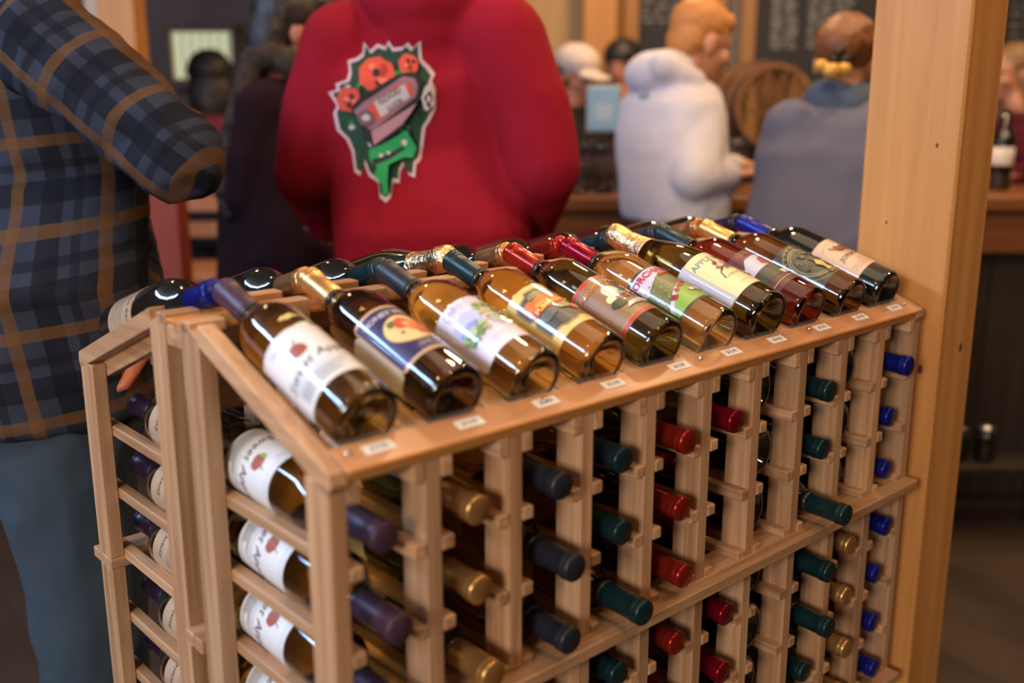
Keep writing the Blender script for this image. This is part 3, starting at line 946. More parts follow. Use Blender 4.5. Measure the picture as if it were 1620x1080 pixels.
for k, (g, cp, kd, cn) in enumerate(BACK):
    lift = 0.0 if kd == 'bordeaux' else 0.0045
    b = Vector(((k+0.5)*P + (0.004 if k else -0.004), 2*DEP+GAP-BY+0.004, ZL+BZ+lift)) - ax_b*random.uniform(0.004, 0.010)
    if k == 3: b -= ax_b*0.006
    if k == 0: b -= ax_b*0.008
    labs = [tanlab] if k in (0,) else []
    t = 'dark bottle with %s capsule on the back rack slope%s' % (cn, (', ' + near[k]) if near[k] else '')
    bottle(kd, g, cp, t, 'bottles on the back rack slope', b, ax_b, (-1, 0, 0), math.radians(-35 if k == 0 else 0), labs, False)

# bottles lying in the columns
ORD = ['top', 'second', 'third', 'fourth', 'fifth', 'sixth', 'seventh', 'eighth', 'ninth']
CN = {'c_purple': 'purple', 'c_gold': 'gold', 'c_navy': 'navy', 'c_teal': 'teal', 'c_red': 'red', 'c_magenta': 'crimson', 'c_blue': 'blue', 'c_foil': 'foil'}
# glass, capsule, neck-end y for each row (None: base faces out)
COLS = [
    ('g_straw', 'c_purple', [0.003, -0.016, -0.010, -0.006, -0.01, -0.01, -0.01]),
    ('g_olive', 'c_gold', [-0.006, -0.007, -0.028, -0.01, -0.01, -0.01, -0.01]),
    ('g_straw', 'c_navy', [-0.017, -0.038, -0.033, -0.01, -0.015, -0.01, -0.01]),
    ('g_gold', 'c_teal', [-0.007, -0.010, -0.047, -0.010, -0.012, -0.01, -0.01]),
    ('g_olive', 'c_red', [-0.017, -0.012, -0.019, -0.011, -0.010, -0.012, -0.01]),
    ('g_pale', 'c_magenta', [-0.008, 0.075, 0.080, -0.009, -0.008, -0.010, -0.01]),
    ('g_olive', 'c_foil', [None]*7),
    ('g_dark', 'c_teal', [-0.015, -0.010, -0.055, -0.036, -0.041, -0.007, -0.01]),
    ('g_dark', 'c_gold', [None, None, None, -0.007, -0.006, -0.014, -0.01]),
    ('g_dark', 'c_blue', [-0.022, 0.001, -0.001, -0.010, 0.001, -0.001, -0.011]),
]
AH = 0.0235
tilt = math.radians(2.0)
ap_lab = mklabels(d_apple, pal['white'], RB, 0.040, 0.098, 0.112, 38)
fine_lab = mklabels(d_fine, pal['lav'], RB, 0.060, 0.075, 0.050, 20, 'back_label')
yel_lab = mklabels(d_fine, pal['yel'], RB, 0.060, 0.085, 0.050, 25, 'back_label')
gold_lab = mklabels(None, pal['ivory'], RB, 0.045, 0.09, 0.060, 60, 'front_label')
for c, (g, cp, ys) in enumerate(COLS):
    for r, yn in enumerate(ys):
        x = (c+0.5)*P + random.uniform(-0.001, 0.001)
        zr = RAILZ[r] if r not in (2, 6) else RAILZ[r]
        z = ZL + zr + AH
        u, v = pix((x, 0.0 if c else 0.2, z+0.03))
        if v > 1120 or u > 1700: continue
        kd = 'champagne' if c == 6 else 'bordeaux'
        wine = 'white wine' if g in ('g_straw', 'g_gold', 'g_pale') else ('sparkling wine' if c == 6 else 'dark wine')
        where = '%s row below the %s display bottle' % (ORD[r], DISP[c][0])
        if yn is None:
            base = Vector((x, 0.030 + 0.01*random.random(), z + (0.006 if c == 6 else 0)))
            bottle(kd, g, cp, '%s bottle lying base outward, %s' % (wine, where), 'bottles lying in the front rack', base, (0, 1, 0.0), (1, 0, 0), 0, [], False)
        else:
            a = Vector((0, -math.cos(tilt), -math.sin(tilt)))
            base = Vector((x, 0, z+0.004)) + Vector((0, yn, 0)) - a*0.301
            base.z = z + 0.0045
            labs = [ap_lab] if c == 0 else ([fine_lab, gold_lab] if c == 1 else ([yel_lab] if c in (2, 3) else ([fine_lab] if c in (5, 7) else [])))
            bottle(kd, g, cp, '%s bottle with %s capsule, %s' % (wine, CN[cp], where), 'bottles lying in the front rack', base, a, (-1, 0, 0), 0 if c == 0 else random.uniform(-0.4, 0.4), labs, True)

# back rack columns: necks out to the far side; the end column shows through the open rack end
for c in range(10):
    for r in range(7 if c == 0 else 5):
        x = (c+0.5)*P
        z = ZL + RAILZ[r] + AH
        if c and random.random() < 0.15: continue
        a = Vector((0, math.cos(tilt), -math.sin(tilt)))
        yn = 2*DEP+GAP + (0.004 if r else -0.02) - 0.012*(r % 2)
        base = Vector((x, yn, z+0.0045)) - a*0.301
        base.z = z+0.0045
        t = 'dark bottle with plum capsule, %s row, %s column of back rack from plaid-shirted man' % (ORD[r], 'first' if c == 0 else ORD[c] if c < 9 else 'last')
        bottle('bordeaux', 'g_dark', 'c_plum', t, 'bottles lying in the back rack', base, a, (1, 0, 0), math.radians(0), [sidelab] if c == 0 else [], False)
        if c == 0:
            o = [q for q in COL.objects if q.get('label') == t][-1]
            place(o, base, a, (1, 0, 0), math.radians(-140))

# price tags under the clear strip
PR = ['$13.95', '$12.95', '$12.95', '$13.95', '$12.95', '$13.95', '$14.95', '$12.95', '$14.95', '$13.95']
tag_me = box(0.034, 0.0135, 0.0006, M['paper'], 0)
n_ = Vector((0, -math.sin(ANG), math.cos(ANG)))
wl = 0.038
ptx = {}
for k in range(10):
    q = Vector(((k+0.5)*P + [0.002, 0.004, 0.003, 0.002, 0.013, 0.011, 0.006, 0.010, 0.008, 0.004][k], LY0-0.003+wl/2*math.cos(ANG), ZL+LZ0-0.001+wl/2*math.sin(ANG))) + n_*0.0006 + Vector((0, math.cos(ANG), math.sin(ANG)))*0.003
    o = link('price_tag', tag_me, None, q, (ANG, 0, 0.0))
    tag(o, 'small white price tag on the rack lip below the %s display bottle' % DISP[k][0], 'price tag', 'price tags on the rack lip')
    if PR[k] not in ptx:
        d = Design(); d.text(PR[k], 0, 0, 0.0075, M['ink'], 0, 0, 0.0002)
        me = bpy.data.meshes.new('price'); d.bm.to_mesh(me); d.bm.free(); me.materials.append(M['ink']); ptx[PR[k]] = me
    link('price_text', ptx[PR[k]], o, (0, 0, 0.00045))

# ------------------------------------------------------------------ big timber pillar at the end of the racks
pil = empty('timber_pillar', (1.213, 0.0635, 0)); tag(pil, 'square honey-coloured timber pillar at the far end of the wine racks', 'pillar')
boxat('pillar_shaft', (0, 0, HC/2), (0.126, 0.164, HC-0.002), M['pillar'], pil, 0.004)
for (x, y, z, q) in ((-0.0622, -0.052, ZL-0.10, 0.010), (-0.0622, -0.045, ZL+0.27, 0.005), (-0.0622, 0.030, ZL+0.14, 0.004), (0.015, -0.0812, ZL-0.07, 0.011)):
    kb = bmesh.new(); bmesh.ops.create_uvsphere(kb, u_segments=12, v_segments=8, radius=1, matrix=Matrix.Translation((x, y, z)) @ Matrix.Diagonal((0.0014 if x < 0 else q*0.6, q*0.6 if x < 0 else 0.0014, q, 1)))
    link('knot', bm_mesh(kb, M['knot'], True), pil)
boxat('pillar_foot', (0, 0, 0.05), (0.146, 0.184, 0.10), M['pillar'], pil, 0.004)
# ------------------------------------------------------------------ people
def ball(bm, c, r, rot=None, seg=14, rings=9):
    """ellipsoid, r scalar or three radii"""
    if not hasattr(r, '__len__'): r = (r, r, r)
    m = Matrix.Translation(Vector(c)) @ (rot.to_4x4() if rot else Matrix.Identity(4)) @ Matrix.Diagonal((*r, 1))
    bmesh.ops.create_uvsphere(bm, u_segments=seg, v_segments=rings, radius=1, matrix=m)


def limb(bm, p0, r0, p1, r1, seg=14):
    p0, p1 = Vector(p0), Vector(p1)
    ball(bm, p0, r0, None, seg, 8); ball(bm, p1, r1, None, seg, 8)
    d = p1 - p0
    q = d.to_track_quat('Z', 'Y').to_matrix().to_4x4()
    m = Matrix.Translation((p0+p1)/2) @ q
    bmesh.ops.create_cone(bm, cap_ends=True, segments=seg, radius1=r0, radius2=r1, depth=d.length, matrix=m)


def loft(bm, secs, yaw, n=24, e=2.5):
    """trunk from level sections (centre, half width, half depth); yaw turns the width axis"""
    rings = []
    cy, sy = math.cos(yaw), math.sin(yaw)
    for (c, w, d) in secs:
        c = Vector(c)
        ring = []
        for k in range(n):
            a = 2*math.pi*k/n
            x = math.copysign(abs(math.cos(a))**(2/e), math.cos(a))*w
            y = math.copysign(abs(math.sin(a))**(2/e), math.sin(a))*d
            ring.append(bm.verts.new((c.x + x*cy - y*sy, c.y + x*sy + y*cy, c.z)))
        rings.append(ring)
    for i in range(len(rings)-1):
        for k in range(n):
            bm.faces.new((rings[i][k], rings[i][(k+1) % n], rings[i+1][(k+1) % n], rings[i+1][k]))
    bm.faces.new(list(reversed(rings[0]))); bm.faces.new(rings[-1])


def fuse(name, bm, mats, parent, origin, voxel, smooth=4, crease=0.0, cscale=9.0, cdir=None, fac=0.5):
    """one continuous surface grown over the overlapping volumes in bm"""
    bmesh.ops.recalc_face_normals(bm, faces=bm.faces[:])
    bmesh.ops.translate(bm, vec=-Vector(origin), verts=bm.verts[:])
    me = bpy.data.meshes.new('raw'); bm.to_mesh(me); bm.free()
    o = bpy.data.objects.new('raw', me); COL.objects.link(o)
    md = o.modifiers.new('r', 'REMESH'); md.mode = 'VOXEL'; md.voxel_size = voxel
    sm = o.modifiers.new('s', 'SMOOTH'); sm.iterations = smooth; sm.factor = fac
    dg = bpy.context.evaluated_depsgraph_get()
    new = bpy.data.meshes.new_from_object(o.evaluated_get(dg))
    bpy.data.objects.remove(o); bpy.data.meshes.remove(me)
    if crease:
        new.update()
        nn = np.empty(len(new.vertices)*3); new.vertices.foreach_get('normal', nn); nn = nn.reshape(-1, 3)
        for i, v in enumerate(new.vertices):
            q = v.co*cscale
            if cdir: q = Vector((q.x*cdir[0], q.y*cdir[1], q.z*cdir[2]))
            h = noise.noise(q) + 0.5*noise.noise(q*2.1)
            v.co += Vector(nn[i])*(crease*(1-2*abs(h)))
    new.materials.clear()
    for m in (mats if isinstance(mats, (list, tuple)) else [mats]): new.materials.append(m)
    new.polygons.foreach_set('use_smooth', [True]*len(new.polygons))
    return link(name, new, parent)


SKIN = plain('skin', (0.50, 0.22, 0.12), 0.5, bump=0.1, bscale=90)
SKIN2 = plain('skin_ruddy', (0.46, 0.17, 0.09), 0.5)


def head_parts(bm, c, fwd, tilt=0.0, s=1.0):
    """head with face looking along fwd; returns the rotation for hair parts"""
    f = Vector(fwd); f.z = 0; f.normalize()
    yaw = math.atan2(f.y, f.x) - math.pi/2
    Rm = Matrix.Rotation(yaw, 3, 'Z') @ Matrix.Rotation(-tilt, 3, 'X')
    c = Vector(c)
    def L(x, y, z): return c + Rm @ Vector((x*s, y*s, z*s))
    def B(p, r, rot=None): ball(bm, L(*p), tuple(q*s for q in r), Rm if rot is None else rot)
    B((0, -0.008, 0.030), (0.074, 0.094, 0.088))
    B((0, 0.022, -0.030), (0.058, 0.066, 0.078))
    B((0, 0.060, -0.082), (0.028, 0.024, 0.022))
    B((0, 0.074, 0.022), (0.050, 0.016, 0.012))
    limb(bm, L(0, 0.084, 0.012), 0.008*s, L(0, 0.104, -0.022), 0.0125*s, 8)
    B((0, 0.086, -0.052), (0.024, 0.010, 0.010))
    B((0, 0.082, -0.066), (0.021, 0.010, 0.008))
    for x in (-1, 1):
        B((x*0.076, -0.006, -0.008), (0.009, 0.020, 0.032))
        B((x*0.036, 0.064, -0.022), (0.024, 0.022, 0.022))
    limb(bm, L(0, -0.012, -0.050), 0.053*s, L(0, -0.045, -0.150), 0.060*s)
    return Rm, L


def eyes(parent, origin, L, s=1.0):
    me = lathe([(0.0, 0.010), (0.006, 0.008), (0.009, 0.003), (0.010, 0.0), (0.0, -0.006)], plain('eye', (0.35, 0.30, 0.28), 0.2), 12)
    for x in (-1, 1):
        o = link('eye', me, parent, L(x*0.031, 0.074, 0.004) - Vector(origin))
        o.rotation_euler = (L(0, 1, 0) - L(0, 0, 0)).to_track_quat('Z', 'Y').to_euler()
    bw = box(0.030, 0.006, 0.006, plain('brow', (0.10, 0.05, 0.025), 0.8), 0.0015)
    for x in (-1, 1):
        o = link('eyebrow', bw, parent, L(x*0.032, 0.086, 0.026) - Vector(origin))
        o.rotation_euler = (L(0, 1, 0) - L(0, 0, 0)).to_track_quat('Y', 'Z').to_euler()


def hand(bm, wrist, dirv, up, s=1.0, curl=0.9, side=1, rf=0.0085):
    """palm, four curled fingers of unequal length and a thumb from the side of the palm; up = back of the hand"""
    d = Vector(dirv).normalized(); u = Vector(up); u = (u - d*u.dot(d)).normalized(); r = d.cross(u)*side
    w = Vector(wrist)
    for k in range(4):
        x = (k-1.5)*0.0195*s
        limb(bm, w + d*0.012*s + r*x*0.7, 0.0125*s, w + d*0.082*s + r*x, 0.0105*s, 8)
        ln = [0.040, 0.046, 0.043, 0.034][k]*s
        p = w + d*0.085*s + r*x
        a = 0.25*curl
        for j in range(3):
            v = d*math.cos(a) - u*math.sin(a)
            q = p + v*(ln*[1.0, 0.68, 0.5][j])
            limb(bm, p, (rf-0.0006*j)*s, q, (rf-0.0006*(j+1))*s, 8)
            p = q; a += 0.75*curl
    t0 = w + d*0.025*s - r*0.030*s
    t1 = t0 + (d*0.75 - r*0.6 - u*0.25).normalized()*0.040*s
    t2 = t1 + (d*0.95 - u*0.35*curl + r*0.1).normalized()*0.032*s
    limb(bm, t0, 0.014*s, t1, 0.0105*s, 8); limb(bm, t1, 0.0100*s, t2, 0.0085*s, 8)
    limb(bm, w - d*0.03*s, 0.026*s, w + d*0.02*s, 0.024*s, 10)


def shoes(parent, origin, feet, fwd, mat):
    f = Vector(fwd); f.z = 0; f.normalize()
    for p in feet:
        p = Vector(p)
        bm = bmesh.new()
        limb(bm, (p.x, p.y, 0.05), 0.046, (p.x + f.x*0.14, p.y + f.y*0.14, 0.040), 0.038)
        limb(bm, (p.x, p.y, 0.05), 0.044, (p.x, p.y, 0.09), 0.045)
        bm2 = fuse('shoe', bm, mat, parent, origin, 0.012, 2)
        for v in bm2.data.vertices:
            if v.co.z + origin.z < 0.004: v.co.z = 0.004 - origin.z


def perp(f):                                 # right-hand side of a level facing direction
    f = Vector(f); f.z = 0; f.normalize()
    return f, Vector((f.y, -f.x, 0))


def plaid_mat():
    m, nt, b = nodes('plaid_flannel')
    N, L = nt.nodes.new, nt.links.new
    at_ = N('ShaderNodeAttribute'); at_.attribute_name = 'weave'
    sp = N('ShaderNodeSeparateXYZ'); L(at_.outputs['Vector'], sp.inputs[0])
    def band(src, period, lo, hi, off=0.0):
        a = N('ShaderNodeMath'); a.operation = 'MULTIPLY_ADD'; a.inputs[1].default_value = 1/period; a.inputs[2].default_value = off + 50
        L(src, a.inputs[0])
        f = N('ShaderNodeMath'); f.operation = 'FRACT'; L(a.outputs[0], f.inputs[0])
        g = N('ShaderNodeMath'); g.operation = 'GREATER_THAN'; g.inputs[1].default_value = lo; L(f.outputs[0], g.inputs[0])
        l = N('ShaderNodeMath'); l.operation = 'LESS_THAN'; l.inputs[1].default_value = hi; L(f.outputs[0], l.inputs[0])
        mu = N('ShaderNodeMath'); mu.operation = 'MULTIPLY'; L(g.outputs[0], mu.inputs[0]); L(l.outputs[0], mu.inputs[1])
        return mu.outputs[0]
    col = None
    def mix(fac, c, prev, amt):
        k = N('ShaderNodeMath'); k.operation = 'MULTIPLY'; k.inputs[1].default_value = amt; L(fac, k.inputs[0])
        x = N('ShaderNodeMix'); x.data_type = 'RGBA'; L(k.outputs[0], x.inputs[0])
        if isinstance(prev, tuple): x.inputs[6].default_value = (*prev, 1)
        else: L(prev, x.inputs[6])
        x.inputs[7].default_value = (*c, 1)
        return x.outputs[2]
    base = (0.030, 0.034, 0.052)
    U, V = sp.outputs[0], sp.outputs[1]
    c = mix(band(U, 0.135, 0.05, 0.30), (0.007, 0.007, 0.010), base, 0.72)
    c = mix(band(V, 0.135, 0.05, 0.30), (0.007, 0.007, 0.010), c, 0.72)
    c = mix(band(U, 0.135, 0.42, 0.52), (0.008, 0.008, 0.012), c, 0.6)
    c = mix(band(V, 0.135, 0.42, 0.52), (0.008, 0.008, 0.012), c, 0.6)
    c = mix(band(U, 0.135, 0.70, 0.84), (0.15, 0.066, 0.016), c, 0.55)
    c = mix(band(V, 0.135, 0.70, 0.84), (0.15, 0.066, 0.016), c, 0.55)
    L(c, b.inputs['Base Color'])
    b.inputs['Roughness'].default_value = 0.9
    b.inputs['Specular IOR Level'].default_value = 0.1
    return m


def fabric(name, col, var=0.12):
    m = plain(name, col, 0.92, spec=0.12, bump=0.25, bscale=25, var=var)
    return m


# --- man in the plaid shirt, standing behind the back rack, right arm folded across
def plaid_man():
    f, r = perp(RH*0.92 + FH*0.38)           # faces right, a little away
    sh = at(75, 62, 1.66)                    # right shoulder
    el = at(284, 250, 1.60)
    hipc = at(95, 660, 1.72); hipc.z = 0.93
    root = Vector((hipc.x, hipc.y, 0))
    nk = sh - r*0.19 - f*0.02; nk.z = 1.56
    chest = sh - r*0.19; chest.z = 1.32
    yaw = math.atan2(r.y, r.x)
    bm = bmesh.new()
    hc = nk + Vector((0, 0, 0.17)) + f*0.02
    Rm, L = head_parts(bm, hc, f)
    loft(bm, [(hipc - Vector((0, 0, 0.05)), 0.13, 0.09), (hipc + Vector((0, 0, 0.1)), 0.13, 0.09), (chest, 0.13, 0.085), (nk - Vector((0, 0, 0.08)), 0.11, 0.07), (nk, 0.06, 0.06)], yaw)
    wr = el - r*0.25 - f*0.05 + Vector((0, 0, 0.03))
    limb(bm, sh, 0.05, el, 0.04); limb(bm, el, 0.038, wr, 0.028)
    hand(bm, wr, -r + f*0.1, f + Vector((0, 0, 0.3)), 1.0, 0.6)
    # left arm hangs; the hand shows under the back rack's slope
    hl = at(232, 545, 1.62)
    shl = sh - r*0.38
    ell = (shl + hl)/2 + f*0.02 - Vector((0, 0, 0.06))
    limb(bm, shl, 0.048, ell, 0.038); limb(bm, ell, 0.036, hl, 0.027)
    hand(bm, hl, at(165, 575, 1.60) - hl, Vector((0, 0, 1)) - FH*0.6, 1.0, 0.35)
    kn = [hipc + r*s*0.10 + f*0.02 - Vector((0, 0, 0.45)) for s in (-1, 1)]
    ft = [Vector((k.x, k.y, 0.09)) - f*0.03 for k in kn]
    for s, k, a in zip((-1, 1), kn, ft):
        limb(bm, hipc + r*s*0.085, 0.075, k, 0.05); limb(bm, k, 0.05, a, 0.035)
    body = fuse('person', bm, plain('skin_warm', (0.46, 0.13, 0.06), 0.5), None, root, 0.006, 3)
    body.location = root
    tag(body, 'person in a dark blue plaid shirt and grey-blue trousers, right arm folded', 'person')
    eyes(body, root, L)
    bm = bmesh.new()
    ball(bm, L(0, -0.012, 0.045), (0.082, 0.098, 0.085), Rm)
    fuse('hair', bm, plain('hair_brown', (0.04, 0.022, 0.012), 0.7), body, root, 0.008, 2)
    # shirt
    bm = bmesh.new()
    hem = Vector((hipc.x, hipc.y, 0.885)) - f*0.01
    w1 = Vector((hipc.x, hipc.y, 1.10)); ch = Vector((chest.x, chest.y, 1.36)) - f*0.01
    tor = [(hem, 0.215, 0.165), (w1, 0.205, 0.160), (ch - Vector((0, 0, 0.1)), 0.205, 0.160), (ch, 0.205, 0.152), (nk - Vector((0, 0, 0.09)), 0.165, 0.105), (nk - Vector((0, 0, 0.015)), 0.075, 0.07)]
    loft(bm, tor, yaw)
    limb(bm, sh - r*0.03 - Vector((0, 0, 0.01)), 0.080, shl + r*0.03 - Vector((0, 0, 0.01)), 0.080)
    pm = plaid_mat()
    shirt = fuse('plaid_shirt', bm, pm, body, root, 0.009, 5, 0.005, 8)

    def weave(o, fn):
        at_ = o.data.attributes.new('weave', 'FLOAT_VECTOR', 'POINT')
        out = []
        for v in o.data.vertices: out += [*fn(v.co + root), 0]
        at_.data.foreach_set('vector', out)
    weave(shirt, lambda p: ((p-chest).dot(f) + 0.16*(p.z-chest.z) + 0.2*(p-chest).dot(r), p.z - 0.10*(p-chest).dot(f)))
    for (s0, e0, w0, rs) in ((sh, el, wr, (0.090, 0.078, 0.070, 0.048)), (shl, ell, hl + (ell-hl)*0.16, (0.085, 0.074, 0.066, 0.046))):
        bm = bmesh.new()
        m0 = (s0+e0)/2
        limb(bm, s0 - Vector((0, 0, 0.012)), rs[0], m0, rs[1]); limb(bm, m0, rs[1], e0, rs[2]); limb(bm, e0, rs[2], w0, rs[3])
        sl_ = fuse('sleeve', bm, pm, shirt, root, 0.008, 4, 0.007, 11)
        zd = (e0-s0).normalized(); yd = (zd.cross(FH)).normalized()
        weave(sl_, lambda p: ((p-s0).dot(yd) + 0.02, (p-s0).dot(zd)))
    bm = bmesh.new()
    limb(bm, nk - Vector((0, 0, 0.02)), 0.078, nk + Vector((0, 0, 0.03)), 0.07)
    fuse('collar', bm, fabric('collar_blue', (0.07, 0.09, 0.14)), body, root, 0.009, 2)
    bm = bmesh.new()
    loft(bm, [(hipc - Vector((0, 0, 0.10)), 0.185, 0.135), (hipc + Vector((0, 0, 0.09)), 0.175, 0.13)], yaw)
    for s, k, a in zip((-1, 1), kn, ft):
        limb(bm, hipc + r*s*0.095 - Vector((0, 0, 0.03)), 0.112, k, 0.090); limb(bm, k, 0.088, a + Vector((0, 0, 0.02)), 0.078)
    fuse('trousers', bm, fabric('denim_greyblue', (0.045, 0.062, 0.082)), body, root, 0.010, 4, 0.006, 8, (1, 1, .5))
    shoes(body, root, ft, f, M['black'])


plaid_man()


# --- man in the red hoodie with the printed back
def red_man():
    f, r = perp(FH*0.97 + RH*-0.10)          # back to the camera
    sr, sl = at(815, 66, 2.10), at(530, 74, 2.16)
    mid = (sr+sl)/2
    hipc = at(686, 420, 2.12); hipc.z = 0.95
    root = Vector((hipc.x, hipc.y, 0)) + f*0.04
    hipc += f*0.04
    yaw = math.atan2(r.y, r.x)
    nk = Vector((mid.x, mid.y, 1.60)) + f*0.04
    er, el = at(858, 262, 2.10), at(492, 272, 2.18)
    wrr, wrl = at(840, 365, 2.32), at(520, 350, 2.38)
    hd = nk + Vector((0, 0, 0.19)) + f*0.05
    bm = bmesh.new()
    Rm, L = head_parts(bm, hd, f)
    loft(bm, [(hipc, 0.13, 0.085), (hipc + Vector((0, 0, 0.15)), 0.13, 0.085), (mid + f*0.03 - Vector((0, 0, 0.26)), 0.14, 0.085), (mid + f*0.03 - Vector((0, 0, 0.12)), 0.14, 0.08), (nk - Vector((0, 0, 0.07)), 0.11, 0.07), (nk, 0.06, 0.06)], yaw)
    for s, e, w in ((sr, er, wrr), (sl, el, wrl)):
        limb(bm, s, 0.045, e, 0.038); limb(bm, e, 0.036, w, 0.027)
        hand(bm, w, f - Vector((0, 0, .2)), Vector((0, 0, 1)), 1.0, 0.6)
    kn = [hipc + r*s*0.10 + f*0.02 - Vector((0, 0, 0.47)) for s in (-1, 1)]
    ft = [Vector((k.x, k.y, 0.09)) - f*0.03 for k in kn]
    for s, k, a in zip((-1, 1), kn, ft):
        limb(bm, hipc + r*s*0.085, 0.075, k, 0.05); limb(bm, k, 0.05, a, 0.035)
    body = fuse('person', bm, SKIN, None, root, 0.007, 3); body.location = root
    tag(body, 'person seen from behind in a red hoodie with a rose and banner print', 'person')
    eyes(body, root, L)
    bm = bmesh.new(); ball(bm, L(0, -0.012, 0.045), (0.082, 0.098, 0.088), Rm)
    fuse('hair', bm, plain('hair_dark', (0.03, 0.018, 0.01), 0.7), body, root, 0.008, 2)
    bm = bmesh.new()
    t0 = Vector((hipc.x, hipc.y, 0.90))
    c1 = Vector((mid.x, mid.y, 1.28)) + f*0.02; c2 = Vector((mid.x, mid.y, 1.42)) + f*0.02
    loft(bm, [(t0, 0.195, 0.130), (t0 + Vector((0, 0, .08)), 0.205, 0.142), (t0 + Vector((0, 0, .22)), 0.205, 0.145), (c1, 0.215, 0.142), (c2, 0.220, 0.132), (nk - Vector((0, 0, 0.09)), 0.170, 0.100), (nk - Vector((0, 0, 0.01)), 0.085, 0.075)], yaw)
    for s, e, w in ((sr, er, wrr), (sl, el, wrl)):
        s2 = s + (mid-s)*0.14
        limb(bm, s2, 0.096, (s+e)/2, 0.086); limb(bm, (s+e)/2, 0.086, e, 0.076); limb(bm, e, 0.076, w, 0.050)
    # hood gathered at the neck
    ball(bm, nk - f*0.065 - Vector((0, 0, 0.015)), (0.125, 0.075, 0.085), Matrix.Rotation(yaw, 3, 'Z'))
    ball(bm, nk - f*0.085 - Vector((0, 0, 0.075)), (0.085, 0.045, 0.070), Matrix.Rotation(yaw, 3, 'Z'))
    for s in (-1, 1): limb(bm, nk + r*s*0.085 - f*0.03, 0.055, nk + r*s*0.055 + f*0.07 - Vector((0, 0, .03)), 0.035)
    hood = fuse('red_hoodie', bm, fabric('red_fleece', (0.27, 0.008, 0.020), 0.10), body, root, 0.010, 5, 0.006, 6, (1, 1, .6))
    # flat print on the back, laid onto the cloth
    tree = BVHTree.FromPolygons([v.co + root for v in hood.data.vertices], [tuple(p.vertices) for p in hood.data.polygons])
    d = Design()
    pinkw, dgreen, green, orr, blk, mauve, grey = I('printwhite', (0.62, 0.42, 0.46)), I('printdkgreen', (0.012, 0.05, 0.025)), I('printgreen', (0.01, 0.26, 0.07)), I('printrose', (0.62, 0.07, 0.035)), I('printblack', (0.018, 0.012, 0.015)), I('printmauve', (0.28, 0.13, 0.16)), I('printgrey', (0.50, 0.42, 0.42))
    def z(x, y): return (420 + x/2.572, y/2.572)          # traced in a zoomed crop
    out = [(400, 170), (425, 205), (455, 178), (490, 190), (500, 165), (520, 195), (560, 190), (580, 172), (600, 195), (632, 165), (636, 240), (668, 270), (690, 300), (676, 330), (694, 365), (694, 440), (670, 490), (650, 520), (640, 600), (632, 650), (612, 670), (608, 722), (585, 712), (565, 668), (548, 700), (545, 745), (520, 740), (512, 800), (490, 825), (465, 805), (460, 745), (420, 715), (400, 660), (385, 715), (362, 700), (352, 620), (330, 570), (290, 530), (275, 460), (290, 430), (255, 375), (290, 365), (285, 340), (330, 325), (340, 290), (335, 245), (370, 235), (395, 215)]
    cx_, cy_ = 480, 450
    d.poly([z(*p) for p in out], pinkw)
    d.poly([z(cx_ + (x-cx_)*0.925, cy_ + (y-cy_)*0.945) for x, y in out], dgreen)
    def zb(x, y, rr, m, n=14, j=.12, sx=1, sy=1): d.blob(*z(x, y), rr/2.572, m, n, j, sx, sy)
    for k in range(34):
        a = random.uniform(0, 6.28); q = random.uniform(0.6, 0.95)
        zb(cx_ + math.cos(a)*165*q, cy_ - 20 + math.sin(a)*210*q, random.uniform(7, 15), random.choice([blk, green, dgreen, grey]), 7, .5)
    for (x, y, q) in ((452, 305, 74), (338, 405, 50), (582, 262, 42)):
        zb(x, y, q, orr, 18, .10)
        for k in range(6): zb(x + random.uniform(-.5, .5)*q, y + random.uniform(-.5, .5)*q, q*.22, random.choice([I('printrose2', (0.40, 0.03, 0.02)), I('printrose3', (0.75, 0.16, 0.10)), blk]), 8, .4)
    zb(660, 400, 34, grey, 12, .2, .8, 1.5); zb(664, 402, 20, blk, 10, .3, .8, 1.5); zb(664, 402, 11, grey, 10, .3, .8, 1.5)
    d.poly([z(*p) for p in [(345, 440), (380, 400), (540, 300), (600, 290), (632, 330), (630, 400), (590, 450), (560, 520), (440, 605), (415, 570)]], blk)
    d.poly([z(*p) for p in [(358, 452), (400, 415), (560, 310), (606, 318), (620, 350), (612, 392), (450, 520), (425, 530)]], mauve)
    d.poly([z(*p) for p in [(430, 535), (615, 420), (590, 460), (555, 505), (442, 590)]], I('printpink', (0.42, 0.20, 0.22)))
    d.poly([z(*p) for p in [(400, 450), (540, 345), (590, 335), (600, 380), (470, 485), (430, 490)]], orr)
    d.poly([z(*p) for p in [(440, 415), (565, 340), (588, 395), (470, 478)]], grey)
    zx, zy = z(505, 392); d.text('GOOD', zx, zy, 13, blk, -0.55, 0, .2, None, -1)
    zx, zy = z(528, 425); d.text('LUCK', zx, zy, 11, blk, -0.55, 0, .2, None, -1)
    zb(410, 478, 34, I('printmauve2', (0.16, 0.08, 0.09)), 12, .1); zb(410, 478, 16, grey, 10, .2)
    d.poly([z(*p) for p in [(420, 610), (470, 590), (575, 530), (590, 560), (615, 600), (600, 640), (560, 640), (500, 670), (495, 740), (500, 785), (480, 795), (472, 745), (440, 715), (455, 680), (425, 655)]], green)
    d.poly([z(*p) for p in [(430, 650), (500, 625), (555, 595), (570, 605), (510, 645), (445, 672)]], blk)
    zb(470, 632, 8, pinkw, 8, .2); zb(500, 622, 7, pinkw, 8, .2); zb(565, 580, 12, pinkw, 8, .3)
    bm = d.bm
